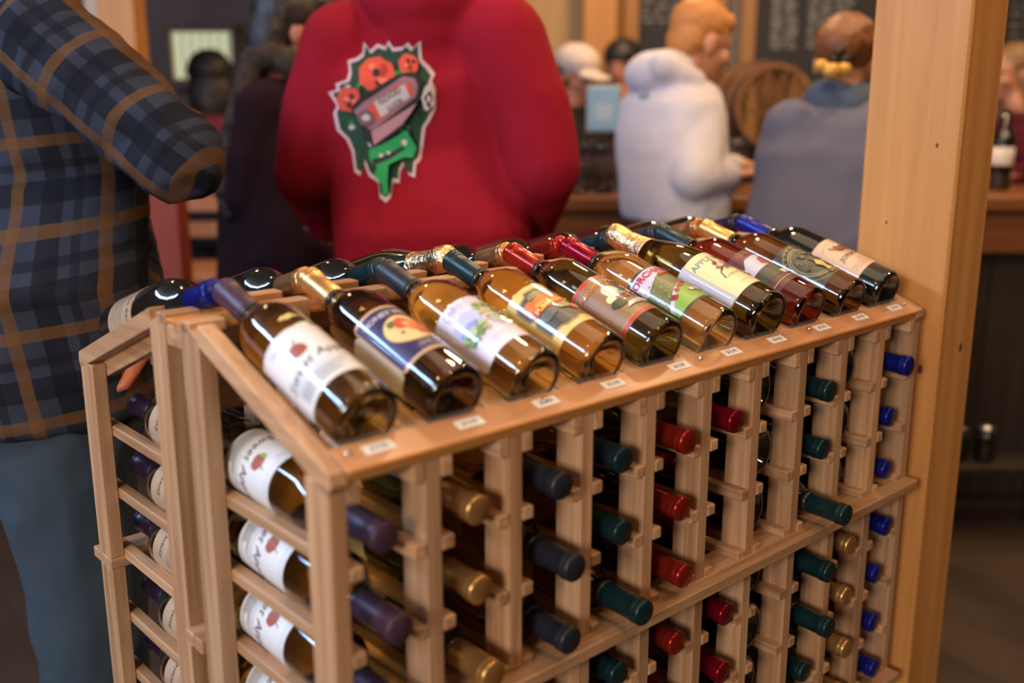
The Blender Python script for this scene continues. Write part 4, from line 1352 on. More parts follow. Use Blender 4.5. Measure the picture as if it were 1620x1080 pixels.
    for plane in ('x', 'y'):
        cs = [(v.co.x if plane == 'x' else v.co.y) for v in bm.verts]
        u = min(cs) + 6
        while u < max(cs):
            bmesh.ops.bisect_plane(bm, geom=bm.verts[:]+bm.edges[:]+bm.faces[:], plane_co=(u, 0, 0) if plane == 'x' else (0, u, 0), plane_no=(1, 0, 0) if plane == 'x' else (0, 1, 0), dist=1e-6)
            u += 6
    for v in bm.verts:
        rd = ray(v.co.x, v.co.y).normalized()
        hit, nrm, _, _ = tree.ray_cast(CAM, rd)
        if hit is None: hit, nrm = CAM + rd*2.05, -rd
        v.co = hit - rd*(0.0030 + 0.0004*v[d.lay]) - root
    me = bpy.data.meshes.new('print'); bm.to_mesh(me); bm.free()
    for m in d.mats: me.materials.append(m)
    link('back_print', me, hood)
    bm = bmesh.new()
    loft(bm, [(hipc - Vector((0, 0, 0.10)), 0.175, 0.125), (hipc + Vector((0, 0, 0.06)), 0.17, 0.12)], yaw)
    for s, k, a in zip((-1, 1), kn, ft):
        limb(bm, hipc + r*s*0.09 - Vector((0, 0, 0.03)), 0.10, k, 0.082); limb(bm, k, 0.08, a + Vector((0, 0, 0.02)), 0.07)
    fuse('jeans', bm, fabric('dark_denim', (0.02, 0.024, 0.035)), body, root, 0.014, 3)
    shoes(body, root, ft, f, M['black'])


red_man()


def simple_person(label, root, f, hipz, secs, nk, head_c, look, tilt, arms, top_mat, top_name, leg_mat, skin, hair, voxel=0.010, hs=1.0, sleeve=(0.075, 0.062, 0.045), extra_top=None, hands=True, crease=0.005):
    """standing person: secs = garment sections, arms = (shoulder, elbow, wrist, hand direction)"""
    f, r = perp(f); yaw = math.atan2(r.y, r.x)
    hipc = Vector((root.x, root.y, hipz))
    bm = bmesh.new()
    Rm, L = head_parts(bm, head_c, look, tilt, hs)
    loft(bm, [(Vector(c), w*0.72, dd*0.72) for c, w, dd in secs], yaw)
    limb(bm, nk, 0.055, Vector(head_c) - Vector((0, 0, 0.06)), 0.05)
    for (s, e, w, hd) in arms:
        limb(bm, s, 0.042, e, 0.036); limb(bm, e, 0.034, w, 0.026)
        if hands: hand(bm, w, hd, Vector((0, 0, 1)), 1.0, 0.9)
    kn = [hipc + r*s*0.095 + f*0.02 - Vector((0, 0, hipz*0.48)) for s in (-1, 1)]
    ft = [Vector((k.x, k.y, 0.09)) - f*0.03 for k in kn]
    for s, k, a in zip((-1, 1), kn, ft):
        limb(bm, hipc + r*s*0.085, 0.07, k, 0.048); limb(bm, k, 0.048, a, 0.034)
    body = fuse('person', bm, skin, None, root, min(voxel, 0.008) if hands else voxel, 2); body.location = root
    tag(body, label, 'person')
    eyes(body, root, L)
    bm = bmesh.new(); hair(bm, L, Rm)
    fuse('hair', bm, hair.mat, body, root, 0.009, 2, 0.003, 30)
    bm = bmesh.new()
    loft(bm, secs, yaw)
    mid = Vector(secs[-2][0])
    for (s, e, w, hd) in arms:
        s = Vector(s); e = Vector(e); w = Vector(w)
        s2 = s + (Vector((mid.x, mid.y, s.z))-s)*0.12
        limb(bm, s2, sleeve[0], (s+e)/2, (sleeve[0]+sleeve[1])/2); limb(bm, (s+e)/2, (sleeve[0]+sleeve[1])/2, e, sleeve[1]); limb(bm, e, sleeve[1], w + (e-w)*0.10, sleeve[2])
    if extra_top: extra_top(bm)
    top = fuse(top_name, bm, top_mat, body, root, voxel, 4, crease, 7, (1, 1, .7))
    bm = bmesh.new()
    loft(bm, [(hipc - Vector((0, 0, 0.10)), 0.165, 0.12), (hipc + Vector((0, 0, 0.08)), 0.16, 0.12)], yaw)
    for s, k, a in zip((-1, 1), kn, ft):
        limb(bm, hipc + r*s*0.09 - Vector((0, 0, 0.03)), 0.095, k, 0.078); limb(bm, k, 0.075, a + Vector((0, 0, 0.02)), 0.066)
    fuse('trousers', bm, leg_mat, body, root, 0.016, 3)
    shoes(body, root, ft, f, M['black'])
    return body, top, L, Rm


def hairdo(mat, *balls, strands=()):
    def h(bm, L, Rm):
        for (p, rr) in balls: ball(bm, L(*p), rr, Rm)
        for (a, ra, b, rb) in strands: limb(bm, L(*a), ra, L(*b), rb)
    h.mat = mat
    return h


V3 = Vector
DARKJ = fabric('dark_trousers', (0.018, 0.018, 0.024))


# --- man in the white hoodie at the bar, turned to the right, looking down
def white_man():
    f, r = perp(RH*0.80 + FH*0.60)
    D = 3.0
    hd = at(1108, 70, D)
    sh = at(1112, 168, D-0.05)
    root = at(1072, 400, D+0.02); root.z = 0
    c = lambda u, v, k=0.0: at(u, v, D+k)
    nk = at(1060, 120, D)
    secs = [(c(1068, 345), 0.175, 0.150), (c(1066, 318), 0.185, 0.158), (c(1064, 270), 0.185, 0.160), (c(1062, 210), 0.195, 0.150), (c(1062, 160), 0.185, 0.125), (c(1063, 128), 0.11, 0.085)]
    secs = [(V3((q.x, q.y, q.z)), w*0.90, dd*0.88) for q, w, dd in secs]
    el = at(1098, 282, D-0.16)
    wr = at(1152, 278, D-0.06)
    sl = sh + FH*0.36 - RH*0.04
    wl = at(1166, 262, D+0.25)
    arms = [(sh, el, wr, RH*1.0 + V3((0, 0, 0.15))), (sl, at(1100, 275, D+0.32), wl, RH)]
    ginger = plain('hair_ginger', (0.50, 0.20, 0.05), 0.6)
    hair = hairdo(ginger, ((0, -0.020, 0.052), (0.080, 0.094, 0.078)), ((0, 0.040, 0.078), (0.064, 0.046, 0.034)), ((0, -0.050, 0.0), (0.072, 0.056, 0.065)))
    def hood(bm):
        b = at(1035, 118, D-0.02)
        ball(bm, b, (0.100, 0.080, 0.068), Matrix.Rotation(math.atan2(r.y, r.x), 3, 'Z'))
        ball(bm, at(1054, 104, D), (0.092, 0.080, 0.052), Matrix.Rotation(math.atan2(r.y, r.x), 3, 'Z'))
        limb(bm, at(1050, 105, D-0.10), 0.04, at(1098, 128, D-0.08), 0.035)
    b, top, L, Rm = simple_person('ginger-haired person in a white hoodie leaning at the bar', root, f, 0.92, secs, nk, hd, RH*0.92+FH*0.35, 0.30, arms, fabric('white_fleece', (0.60, 0.56, 0.60), 0.05), 'white_hoodie', fabric('charcoal_trousers', (0.04, 0.045, 0.06)), SKIN, hair, 0.009, 1.0, (0.074, 0.064, 0.046), hood)
    tree = BVHTree.FromPolygons([v.co + root for v in top.data.vertices], [tuple(p.vertices) for p in top.data.polygons])
    bm = bmesh.new(); mk = [(1008, 146), (1016, 150), (1028, 146), (1024, 156), (1012, 157)]
    vs = []
    for (u, v) in mk:
        h, n, _, _ = tree.ray_cast(CAM, ray(u, v).normalized())
        h = h if h is not None else at(u, v, D-0.1)
        vs.append(bm.verts.new(h - ray(u, v).normalized()*0.004 - root))
    bm.faces.new(vs)
    link('logo_mark', bm_mesh(bm, I('markblue', (0.18, 0.26, 0.36))), top)


white_man()


# --- woman with a clipped bun, grey-blue top, back to the camera
def grey_woman():
    D = 2.72
    f, r = perp(FH*0.92 + RH*0.30)
    hd = at(1338, 98, D+0.03)
    root = at(1300, 420, D); root.z = 0
    c = lambda u, v, k=0.0: at(u, v, D+k)
    secs = [(c(1290, 400), 0.205, 0.150), (c(1292, 350), 0.190, 0.145), (c(1300, 290), 0.180, 0.140), (c(1308, 240), 0.185, 0.138), (c(1318, 195), 0.170, 0.115), (c(1330, 160), 0.095, 0.075)]
    nk = at(1334, 150, D)
    sl, sr = at(1246, 205, D), at(1395, 205, D+.02)
    arms = [(sl, at(1232, 300, D+.10), at(1262, 300, D+.32), FH+RH*.4), (sr, at(1420, 300, D+.10), at(1380, 300, D+.34), FH-RH*.4)]
    br = plain('hair_auburn', (0.17, 0.055, 0.016), 0.5, bump=0.8, bscale=70, var=0.5)
    hair = hairdo(br, ((0, -0.022, 0.042), (0.084, 0.098, 0.084)), ((-0.01, -0.090, 0.030), (0.066, 0.056, 0.058)), ((0, 0.03, 0.075), (0.07, 0.06, 0.045)))
    b, top, L, Rm = simple_person('person with pinned-up auburn hair and a grey-blue top at the bar', root, f, 0.90, secs, nk, hd, FH*0.9+RH*0.4, 0.15, arms, fabric('grey_blue_knit', (0.125, 0.125, 0.17), 0.08), 'grey_top', DARKJ, SKIN, hair, 0.010, 1.0, (0.080, 0.066, 0.046))
    clip = plain('hair_clip', (0.60, 0.33, 0.06), 0.35, 0.2)
    dk = plain('hair_clip_dark', (0.04, 0.02, 0.01), 0.3)
    for k, (u, v, q, m) in enumerate([(1300, 104, 0.016, clip), (1316, 112, 0.020, clip), (1334, 110, 0.018, clip), (1328, 80, 0.014, dk), (1340, 92, 0.014, dk), (1322, 92, 0.012, dk)]):
        bm = bmesh.new(); p = at(u, v, D-0.115 + 0.01*abs(k-1)); ball(bm, p - root, (q*1.3, q*0.8, q), Matrix.Rotation(-YAW, 3, 'Z'), 10, 7)
        link('hair_clip', bm_mesh(bm, m, True), b)
    bm = bmesh.new(); limb(bm, at(1305, 160, D-0.02), 0.06, at(1360, 165, D), 0.06); limb(bm, at(1310, 168, D-0.03), 0.05, at(1340, 172, D-0.04), 0.055)
    fuse('collar', bm, fabric('collar_slate', (0.07, 0.09, 0.14)), top, root, 0.009, 3)


grey_woman()


# --- woman in a dark coat with a fur-trimmed hood, beside the red hoodie
def coat_woman():
    D = 2.72
    f, r = perp(RH*0.75 + FH*0.65)
    hd = at(462, 52, D)
    root = at(452, 420, D); root.z = 0
    c = lambda u, v, k=0.0: at(u, v, D+k)
    secs = [(c(462, 520), 0.235, 0.180), (c(460, 400), 0.215, 0.170), (c(455, 300), 0.200, 0.162), (c(452, 230), 0.200, 0.155), (c(452, 165), 0.180, 0.130), (c(456, 125), 0.10, 0.085)]
    nk = at(456, 115, D)
    sh = at(420, 178, D-.12)
    arms = [(sh, at(398, 315, D-.10), at(440, 380, D+.06), RH+FH*.4), (at(505, 178, D+.16), at(512, 315, D+.22), at(520, 380, D+.26), RH+FH*.3)]
    hm = plain('hair_black', (0.018, 0.012, 0.01), 0.5)
    hair = hairdo(hm, ((0, -0.022, 0.045), (0.088, 0.100, 0.090)), ((0, -0.060, -0.03), (0.085, 0.065, 0.10)), ((0, 0.03, 0.085), (0.072, 0.06, 0.045)))
    b, top, L, Rm = simple_person('dark-haired person in a black and plum coat with fur-trimmed hood', root, f, 0.90, secs, nk, hd, RH*0.9+FH*0.45, 0.25, arms, fabric('plum_black_wool', (0.022, 0.007, 0.009), 0.2), 'coat', DARKJ, SKIN2, hair, 0.011, 1.0, (0.086, 0.074, 0.052))
    fur = plain('fur_trim', (0.045, 0.027, 0.017), 0.95, bump=1.0, bscale=120, var=0.5)
    path = [(400, 100), (385, 150), (372, 200), (362, 255), (358, 300), (372, 330)]
    bm = bmesh.new()
    for p, q in zip(path[:-1], path[1:]): limb(bm, at(*p, D-.10), 0.026, at(*q, D-.12), 0.026, 10)
    p2 = [(402, 95), (430, 88), (458, 100), (482, 118)]
    for p, q in zip(p2[:-1], p2[1:]): limb(bm, at(*p, D-.10), 0.030, at(*q, D-.11), 0.030, 10)
    fuse('fur_trim', bm, fur, top, root, 0.008, 1, 0.010, 60)


coat_woman()


# --- small dark-haired person in maroon further back
def maroon_person():
    D = 4.3
    f, r = perp(FH*0.9 - RH*0.3)
    hd = at(333, 128, D); root = at(345, 420, D); root.z = 0
    c = lambda u, v, k=0.0: at(u, v, D+k)
    secs = [(c(345, 345), 0.19, 0.14), (c(344, 300), 0.19, 0.14), (c(342, 245), 0.19, 0.135), (c(340, 205), 0.17, 0.11), (c(336, 180), 0.09, 0.075)]
    arms = [(at(300, 212, D), at(294, 290, D+.05), at(318, 318, D+.2), FH), (at(378, 212, D), at(388, 290, D+.05), at(365, 318, D+.2), FH)]
    hair = hairdo(plain('hair_black2', (0.018, 0.014, 0.012), 0.5), ((0, -0.018, 0.040), (0.098, 0.105, 0.092)), ((0, -0.055, -0.07), (0.098, 0.070, 0.14)), ((0, -0.05, -0.16), (0.09, 0.05, 0.08)))
    simple_person('dark long-haired person in a maroon sweater near the bright window', root, f, 0.90, secs, at(335, 172, D), hd, f, 0, arms, fabric('maroon_knit', (0.20, 0.028, 0.05)), 'maroon_sweater', DARKJ, SKIN2, hair, 0.014, 1.0, hands=False)


maroon_person()


# --- two people serving behind the bar and one seated past the pillar
def bar_people():
    D = 4.06
    f, r = perp(-FH*0.75 + RH*0.5)
    hd = at(912, 122, D); root = at(905, 420, D); root.z = 0
    c = lambda u, v, k=0.0: at(u, v, D+k)
    secs = [(c(902, 330), 0.18, 0.13), (c(902, 260), 0.18, 0.13), (c(902, 215), 0.18, 0.12), (c(904, 185), 0.16, 0.10), (c(908, 168), 0.08, 0.07)]
    arms = [(at(868, 192, D), at(862, 250, D-.1), at(880, 268, D-.25), -FH), (at(938, 192, D), at(945, 250, D-.1), at(930, 268, D-.25), -FH)]
    hair = hairdo(plain('hair_black3', (0.02, 0.012, 0.01), 0.5), ((0, -0.03, 0.0), (0.088, 0.085, 0.11)), ((0, -0.06, -0.10), (0.085, 0.05, 0.12)))
    b, top, L, Rm = simple_person('person in a white baseball cap working behind the bar', root, f, 0.90, secs, at(908, 160, D), hd, f, 0.25, arms, fabric('black_shirt', (0.02, 0.016, 0.016)), 'black_shirt', DARKJ, SKIN2, hair, 0.014, 1.0, hands=False)
    bm = bmesh.new(); ball(bm, L(0, -0.008, 0.062), (0.088, 0.105, 0.070), Rm); ball(bm, L(0, 0.115, 0.030), (0.066, 0.075, 0.012), Rm)
    fuse('white_cap', bm, fabric('white_cotton', (0.62, 0.50, 0.44)), b, root, 0.008, 2)
    D = 4.62
    f, r = perp(-FH*0.8 - RH*0.3)
    hd = at(984, 108, D); root = at(984, 420, D); root.z = 0
    c2 = lambda u, v, k=0.0: at(u, v, D+k)
    secs = [(c2(984, 330), 0.18, 0.13), (c2(984, 260), 0.18, 0.13), (c2(984, 200), 0.19, 0.12), (c2(984, 172), 0.16, 0.10), (c2(984, 155), 0.08, 0.07)]
    arms = [(at(950, 180, D), at(945, 240, D-.1), at(960, 265, D-.25), -FH), (at(1020, 180, D), at(1026, 240, D-.1), at(1010, 265, D-.25), -FH)]
    hair = hairdo(plain('hair_black4', (0.015, 0.012, 0.012), 0.5), ((0, -0.012, 0.055), (0.088, 0.102, 0.080)), ((0, -0.05, 0.0), (0.08, 0.06, 0.08)))
    simple_person('person with short black hair serving beside the one in the white cap', root, f, 0.92, secs, at(984, 148, D), hd, f, 0.1, arms, fabric('black_shirt2', (0.018, 0.016, 0.018)), 'black_shirt', DARKJ, SKIN2, hair, 0.014, 1.0, hands=False)
    D = 4.16
    f, r = perp(-RH*0.9 - FH*0.25)
    hd = at(1600, 118, D); root = at(1640, 420, D); root.z = 0
    c3 = lambda u, v, k=0.0: at(u, v, D+k)
    secs = [(c3(1640, 400), 0.19, 0.15), (c3(1640, 330), 0.18, 0.14), (c3(1638, 260), 0.18, 0.135), (c3(1632, 210), 0.17, 0.12), (c3(1622, 178), 0.085, 0.075)]
    arms = [(at(1625, 225, D-.16), at(1655, 282, D-.26), at(1592, 279, D-.44), -RH), (at(1625, 225, D+.18), at(1655, 285, D+.10), at(1604, 280, D-.05), -RH)]
    hair = hairdo(plain('hair_blonde', (0.22, 0.12, 0.05), 0.5), ((0, -0.025, 0.045), (0.086, 0.10, 0.085)), ((0, -0.055, -0.08), (0.086, 0.06, 0.15)), strands=(((-0.07, -0.02, -0.02), 0.03, (-0.075, 0.0, -0.24), 0.018), ((0.07, -0.02, -0.02), 0.03, (0.075, 0.0, -0.24), 0.018)))
    simple_person('long-haired person in a dark red top past the timber pillar', root, f, 0.88, secs, at(1612, 168, D), hd, f, 0.1, arms, fabric('dark_red_knit', (0.075, 0.010, 0.016), 0.3), 'red_top', DARKJ, SKIN, hair, 0.012, 1.0)


bar_people()

# ------------------------------------------------------------------ bar, boards, barrel and the rest of the room
def rel(u, v, d):
    """room-frame coordinates (a, d, z) of a photo pixel at depth d along the view"""
    p = at(u, v, d)
    q = p - CAM
    return q.dot(RH), q.dot(FH), p.z


# bar counter across the room: board fronts, top and foot rail
bar = rempty('bar_counter', 1.15, 3.56); tag(bar, 'long bar with a brown wooden top and dark board front', 'bar counter')
rbox('counter_top', 0, 0, 1.055, 3.5, 0.56, 0.05, M['bar_top'], bar, 0.006)
rbox('counter_fascia', 0, -0.245, 0.960, 3.4, 0.03, 0.138, M['bar_top'], bar)
rbox('counter_core', 0, 0.02, 0.515, 3.36, 0.44, 1.03, M['dark'], bar)
for k in range(22):
    rbox('front_board', -1.62+k*0.154, -0.211, 0.45, 0.150, 0.022, 0.90, M['bar_front'], bar, 0.003)
foot = rbox('foot_rail', 0, -0.32, 0.16, 3.3, 0.04, 0.04, M['dark'], bar, 0.012)

# far timber post and the lit post by the left doorway
a, d, z = rel(941, 60, 5.0)
tp = rempty('timber_post', a, 5.02); tag(tp, 'orange timber post against the tan board wall behind the bar', 'post')
rbox('post_shaft', 0, 0, HC/2, 0.15, 0.16, HC-0.002, M['post'], tp, 0.004)
rbox('post_foot', 0, 0, 0.06, 0.18, 0.19, 0.12, M['post'], tp, 0.004)
a, d, z = rel(213, 50, 3.6)
lp = rempty('hanging_timber_beam', a, 3.65, 1.38+0.125); tag(lp, 'orange timber beam end hanging beside a pale strip', 'beam')
rbox('beam_shaft', 0, 0, (HC-1.505)/2, 0.125, 0.12, HC-1.507, M['post'], lp, 0.004)
rbox('beam_collar', 0, 0, (HC-1.505)-0.05, 0.16, 0.16, 0.09, M['post'], lp, 0.004)
a, d, z = rel(170, 20, 3.75)
ws = rempty('pale_wall_strip', a, 3.85, 1.38+0.11); tag(ws, 'pale plank strip beside the orange beam', 'standin')
rbox('standin_face', 0, 0, (HC-1.49)/2, 0.085, 0.05, HC-1.492, M['grey'] if False else plain('pale_standin', (0.55, 0.42, 0.32), 0.7), ws)  # pale colour stands in for a white light strip
rbox('standin_edge', -0.06, 0.01, (HC-1.49)/2, 0.03, 0.05, HC-1.492, M['brown'], ws)


def chalkboard(label, a, dd, zc, w, h, rows, seed):
    rnd = random.Random(seed)
    r_ = rempty('chalkboard', a, dd, zc); tag(r_, label, 'chalkboard')
    rbox('slate', 0, 0, 0, w, 0.02, h, M['slate'], r_)
    for s in (-1, 1):
        rbox('frame_side', s*(w/2+0.03), -0.005, 0, 0.07, 0.045, h+0.13, M['frame'], r_)
        rbox('frame_side', 0, -0.005, s*(h/2+0.03), w, 0.045, 0.07, M['framex'], r_)
    bm = bmesh.new()
    for (x0, x1, z0, z1, n) in rows:
        for k in range(n):
            z_ = z1 + (z0-z1)*k/max(1, n-1); x = x0
            while x < x1:
                l = rnd.uniform(0.02, 0.06)
                bmesh.ops.create_cube(bm, size=1, matrix=Matrix.Translation((min(x+l/2, x1), -0.0115, z_ + rnd.uniform(-.003, .003))) @ Matrix.Diagonal((l, 0.002, rnd.uniform(.008, .016), 1)))
                x += l + rnd.uniform(0.012, 0.03)
    o = link('chalk_marks', bm_mesh(bm, M['chalk']), r_); o['kind'] = 'stuff'


a0, _, z0 = rel(1185, 0, 5.1); a1, _, z1 = rel(1400, 290, 5.1)
chalkboard('wood-framed chalkboard with columns of chalk marks behind the barrel', (a0+a1)/2+0.05, 5.14, 1.66, a1-a0+0.14, 0.62, [(-0.33, -0.22, -0.02, 0.22, 12), (-0.15, 0.05, -0.02, 0.22, 12)], 3)
a0, _, _ = rel(985, 0, 5.1); a1, _, _ = rel(1130, 0, 5.1)
chalkboard('chalkboard behind the ginger-haired person, chalk lines across its top', (a0+a1)/2, 5.14, 1.78, a1-a0-0.10, 0.75, [(-0.16, 0.15, -0.02, 0.26, 9)], 5)
a0, _, _ = rel(1625, 0, 4.9)
chalkboard('narrow chalkboard visible past the far side of the timber pillar', a0+0.12, 5.14, 1.62, 0.50, 0.70, [(-0.2, 0.1, -0.1, 0.3, 10)], 9)

# back counter that carries the barrel
bc = rempty('back_counter', 2.15, 4.72); tag(bc, 'dark back counter under the chalkboards carrying the barrel', 'counter')
rbox('back_top', 0, 0, 1.105, 2.4, 0.62, 0.045, M['dark'], bc, 0.004)
rbox('back_body', 0, 0.03, 0.54, 2.3, 0.54, 1.079, M['bar_front'], bc, 0.004)
for k in range(5):
    rbox('cabinet_door', -0.92+k*0.46, -0.25, 0.55, 0.45, 0.02, 0.95, M['dark'], bc, 0.004)

# oak barrel lying on its side, head turned to the right
p = at(1224, 168, 4.40)
bl = empty('wine_barrel', (p.x, p.y, p.z)); tag(bl, 'oak barrel lying on its side on the back counter, dark marks on its head', 'barrel')
hx = (-FH*0.95 + RH*0.14); hx.normalize()
bl.rotation_euler = hx.to_track_quat('Z', 'Y').to_euler()
oak = wood('barrel_oak', 2, (0.20, 0.085, 0.03), (0.38, 0.17, 0.065), 0.55, 0.6)
oakh = wood('barrel_head_oak', 1, (0.46, 0.20, 0.06), (0.68, 0.35, 0.12), 0.5, 0.5)
nst = 22
R0, R1, LB = 0.178, 0.200, 0.40
for k in range(nst):
    vs, fs = [], []
    a_ = 2*math.pi*k/nst; b_ = 2*math.pi*(k+0.985)/nst
    zs = [0.021, -0.06, -0.16, -LB/2+0.0, -LB+0.16, -LB+0.06, -LB+0.0]
    for zz in zs:
        t = (zz - (0.03-LB)/2 - 0.0)/(LB/2+0.03); rr = R0 + (R1-R0)*max(0, 1-t*t)
        for an in (a_, b_):
            for q in (rr, rr-0.02): vs.append((q*math.cos(an), q*math.sin(an), zz))
    for i in range(len(zs)-1):
        o0, o1 = 4*i, 4*i+4
        fs += [(o0, o0+2, o1+2, o1), (o0+1, o1+1, o1+3, o0+3), (o0, o1, o1+1, o0+1), (o0+2, o0+3, o1+3, o1+2)]
    fs += [(0, 1, 3, 2), (4*len(zs)-4, 4*len(zs)-2, 4*len(zs)-1, 4*len(zs)-3)]
    link('stave', mesh_from(vs, fs, oak), bl)
for k in range(7):
    x0 = -0.175 + k*0.05; x1 = x0+0.0488
    def yh(x): return math.sqrt(max(0.0004, 0.176**2 - x*x))
    pts = [(x0, -yh(x0)), (x1, -yh(x1)), (x1, yh(x1)), (x0, yh(x0))]
    vs = [(x, y, zz) for zz in (0.0, 0.016) for x, y in pts]
    link('head_board', mesh_from(vs, [(3, 2, 1, 0), (4, 5, 6, 7), (0, 1, 5, 4), (1, 2, 6, 5), (2, 3, 7, 6), (3, 0, 4, 7)], oakh), bl)
hoop = plain('hoop_iron', (0.06, 0.05, 0.05), 0.45, 0.8)
for zz in (0.0, -0.10, -LB+0.10):
    t = (zz - (0.03-LB)/2)/(LB/2+0.03); rr = R0 + (R1-R0)*max(0, 1-t*t) + 0.002
    link('hoop', lathe([(rr-0.003, zz-0.016), (rr+0.002, zz-0.016), (rr+0.002, zz+0.016), (rr-0.003, zz+0.016)], hoop, 40), bl)
bm = bmesh.new()
rnd = random.Random(4)
up_loc = bl.rotation_euler.to_matrix().transposed() @ V3((0, 0, 1))
ang = math.atan2(up_loc.y, up_loc.x) - math.pi/2
for k in range(9):                            # stencilled strokes and a band of letters, worn dark
    x = -0.12 + k*0.03
    bmesh.ops.create_cube(bm, size=1, matrix=Matrix.Rotation(ang, 4, 'Z') @ Matrix.Translation((x, 0.055+0.02*rnd.random(), 0.0168)) @ Matrix.Diagonal((0.012, 0.075+0.04*rnd.random(), 0.001, 1)))
for k in range(8):
    bmesh.ops.create_cube(bm, size=1, matrix=Matrix.Rotation(ang, 4, 'Z') @ Matrix.Translation((-0.105 + k*0.03, -0.022, 0.0168)) @ Matrix.Diagonal((0.017, 0.030, 0.001, 1)))
link('head_stencil', bm_mesh(bm, plain('stencil', (0.20, 0.085, 0.03), 0.8)), bl)
bs = empty('barrel_cradle', (p.x + (-hx*0.25).x, p.y + (-hx*0.25).y, 1.1285)); tag(bs, 'dark wooden cradle under the oak barrel', 'cradle')
bs.rotation_euler = (0, 0, math.atan2(hx.y, hx.x))
gap = max(0.03, p.z - 0.200 - 1.1285)
for s in (-1, 1):
    boxat('cradle_beam', (s*0.14, 0, gap/2), (0.05, 0.30, gap), M['bar_front'], bs)
    for q in (-1, 1): boxat('cradle_wedge', (s*0.14, q*0.135, gap+0.02), (0.05, 0.03, 0.05), M['bar_front'], bs)

# sky-blue tablet sign standing on the bar
a, d, z = rel(951, 172, 3.6)
sg = rempty('tablet_sign', a, 3.60, 1.0815); tag(sg, 'pale blue sign on a small stand on the bar', 'sign')
rbox('sign_face', 0, -0.006, z-1.0815, 0.105, 0.004, 0.145, plain('sign_blue', (0.30, 0.52, 0.68), 0.4), sg, 0.001)
rbox('sign_frame', 0, 0.002, z-1.0815, 0.119, 0.010, 0.159, plain('sign_edge', (0.42, 0.44, 0.46), 0.5), sg, 0.002)
rbox('sign_print', 0.0, -0.0085, z-1.0815-0.01, 0.060, 0.001, 0.055, plain('sign_pale', (0.48, 0.62, 0.72), 0.5), sg, 0)
rbox('sign_post', 0, 0.006, (z-1.0815-0.08)/2, 0.014, 0.010, z-1.0815-0.08, M['black'], sg)
rbox('sign_base', 0, 0.006, 0.004, 0.09, 0.06, 0.008, M['black'], sg)

# drinking glasses on the bar
gm = lathe([(0.0, 0.002), (0.030, 0.0), (0.031, 0.003), (0.005, 0.007), (0.004, 0.065), (0.010, 0.075), (0.030, 0.095), (0.036, 0.12), (0.034, 0.15), (0.029, 0.175), (0.0275, 0.175), (0.0325, 0.15), (0.0345, 0.12), (0.028, 0.097), (0.0, 0.081)], M['tumbler'], 20)
gl = [(u_, d_+0.08) for u_, d_ in [(886, 3.32), (903, 3.40), (920, 3.33), (937, 3.46), (953, 3.33), (969, 3.42), (894, 3.48), (928, 3.51), (960, 3.50), (1138, 3.55), (1152, 3.42), (1164, 3.60), (1146, 3.66)]]
for k, (u, dd) in enumerate(gl):
    a = (u-810)/FPX*dd
    o = rempty('wine_glass', a, dd, 1.0803)
    bowl = link('glass_bowl', gm, o)
    tag(o, ('clear stemmed glass in front of the dark crate by the blue sign' if k < 6 else 'clear stemmed glass close against the dark crate by the blue sign') if k < 9 else 'clear stemmed glass by the hand of the white-hoodie person', 'glass', ('glasses by the blue sign' if k < 6 else 'glasses against the crate') if k < 9 else 'glasses by the white hoodie')
    link('glass_foot', lathe([(0.0, 0.0), (0.0305, -0.0004), (0.032, 0.0012), (0.0, 0.0016)], M['tumbler'], 20) if k == 0 else bpy.data.objects['glass_foot'].data, o)

# dark crate behind the glasses, and a tap handle past the pillar
a, d, z = rel(930, 235, 3.9)
cr = rempty('glass_crate', a, 3.745, 1.0803); tag(cr, 'dark wooden crate on the bar behind the glasses', 'crate')
for s in (-1, 1):
    for zz in (0.03, 0.085, 0.14): rbox('crate_slat', 0, s*0.08, zz, 0.26, 0.012, 0.045, M['bar_front'], cr)
    rbox('crate_end', s*0.124, 0, 0.085, 0.012, 0.148, 0.16, M['bar_front'], cr)
rbox('crate_floor', 0, 0, 0.006, 0.235, 0.148, 0.01, M['bar_front'], cr)
a = (1579-810)/FPX*3.5
bt = rempty('dark_bottle', a, 3.52, 1.0803); tag(bt, 'dark bottle with white label on the bar past the pillar', 'bottle')
link('bottle_glass', lathe([(0.0, 0.0), (0.034, 0.001), (0.036, 0.006), (0.036, 0.165), (0.030, 0.185), (0.015, 0.21), (0.0135, 0.27), (0.0, 0.271)], M['g_dark'], 24), bt)
link('bottle_label', lathe([(0.0364, 0.085), (0.0368, 0.0855), (0.0368, 0.145), (0.0364, 0.1455)], M['paper'], 24), bt)

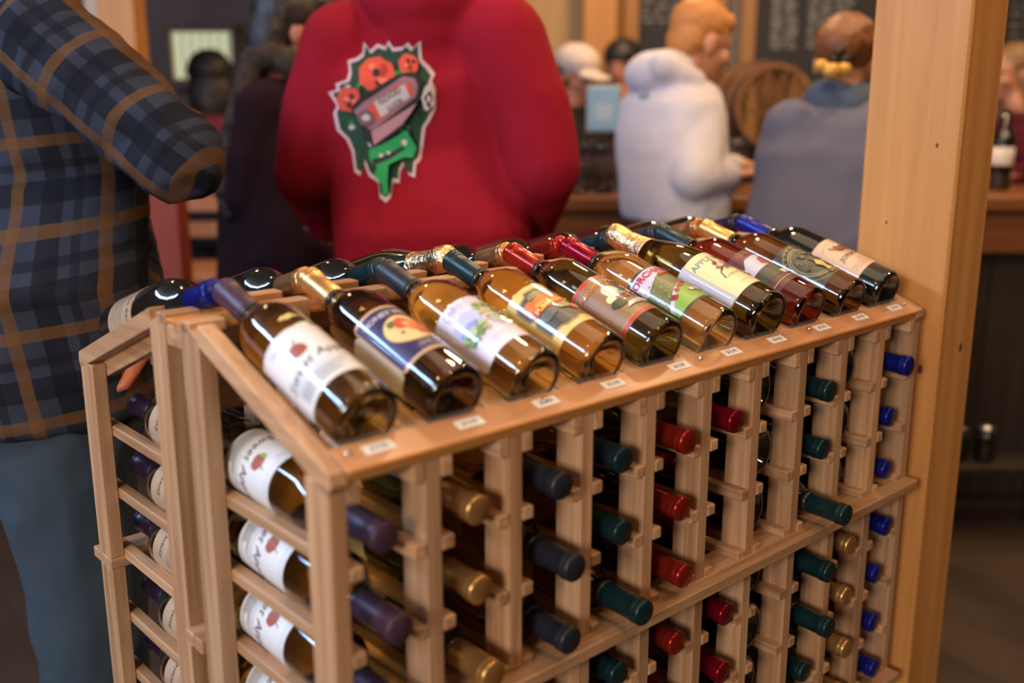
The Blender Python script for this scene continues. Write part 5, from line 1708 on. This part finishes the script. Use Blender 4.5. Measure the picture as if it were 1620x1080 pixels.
# red-painted post, dark stool and the timber chair back seen left of the coat
a, d, z = rel(266, 390, 3.1)
rp = rempty('red_post', a, 3.1); tag(rp, 'brick-red painted post behind the plaid-shirted person', 'post')
rbox('post_shaft', 0, 0, 0.60, 0.10, 0.10, 1.20, plain('brick_red_paint', (0.26, 0.03, 0.012), 0.6, var=0.1, bscale=8), rp, 0.004)
rbox('post_base', 0, 0, 0.04, 0.15, 0.15, 0.08, plain('brick_red_base', (0.25, 0.035, 0.016), 0.6), rp, 0.004)
a, d, z = rel(344, 390, 3.9)
st = rempty('bar_stool', a-0.03, 3.75); tag(st, 'orange wooden bar stool near the person in maroon', 'stool')
sw = wood('stool_wood', 2, (0.30, 0.10, 0.03), (0.44, 0.17, 0.06), 0.5, 0.6)
rbox('seat', 0, 0, 0.76, 0.34, 0.34, 0.04, sw, st, 0.01)
for sx in (-1, 1):
    for sd in (-1, 1): rbox('leg', sx*0.14, sd*0.14, 0.37, 0.04, 0.04, 0.74, sw, st)
    rbox('stretcher', sx*0.14, 0, 0.25, 0.025, 0.24, 0.03, sw, st)
    rbox('back_post', sx*0.15, 0.15, 0.95, 0.035, 0.03, 0.36, sw, st)
for zz in (0.90, 1.00, 1.10): rbox('back_slat', 0, 0.15, zz, 0.265, 0.02, 0.06, sw, st)

# low shelf with two jars against the bar front, past the pillar
a = 1.46
sf = rempty('low_shelf', a, 3.13, 0.22); tag(sf, 'low dark wooden shelf against the bar front past the pillar', 'shelf')
rbox('shelf_board', 0.08, 0, 0, 0.42, 0.14, 0.025, M['bar_front'], sf)
for s in (-1, 1): rbox('shelf_side', 0.08+s*0.2, 0, -0.116, 0.025, 0.14, 0.205, M['bar_front'], sf)
for s, nm in ((0, 'small dark jar on the low shelf, at its open end'), (1, 'small dark jar on the low shelf, second from its open end')):
    j = rempty('storage_jar', a+0.0+0.09*s, 3.13, 0.2328); tag(j, nm, 'jar', 'jars on the low shelf')
    link('jar_glass', lathe([(0.0, 0.0), (0.032, 0.001), (0.034, 0.01), (0.034, 0.085), (0.026, 0.10), (0.0, 0.1005)], M['g_dark'], 20), j)
    link('jar_lid', lathe([(0.0, 0.118), (0.028, 0.117), (0.029, 0.101), (0.0, 0.101)], M['steel'], 20), j)
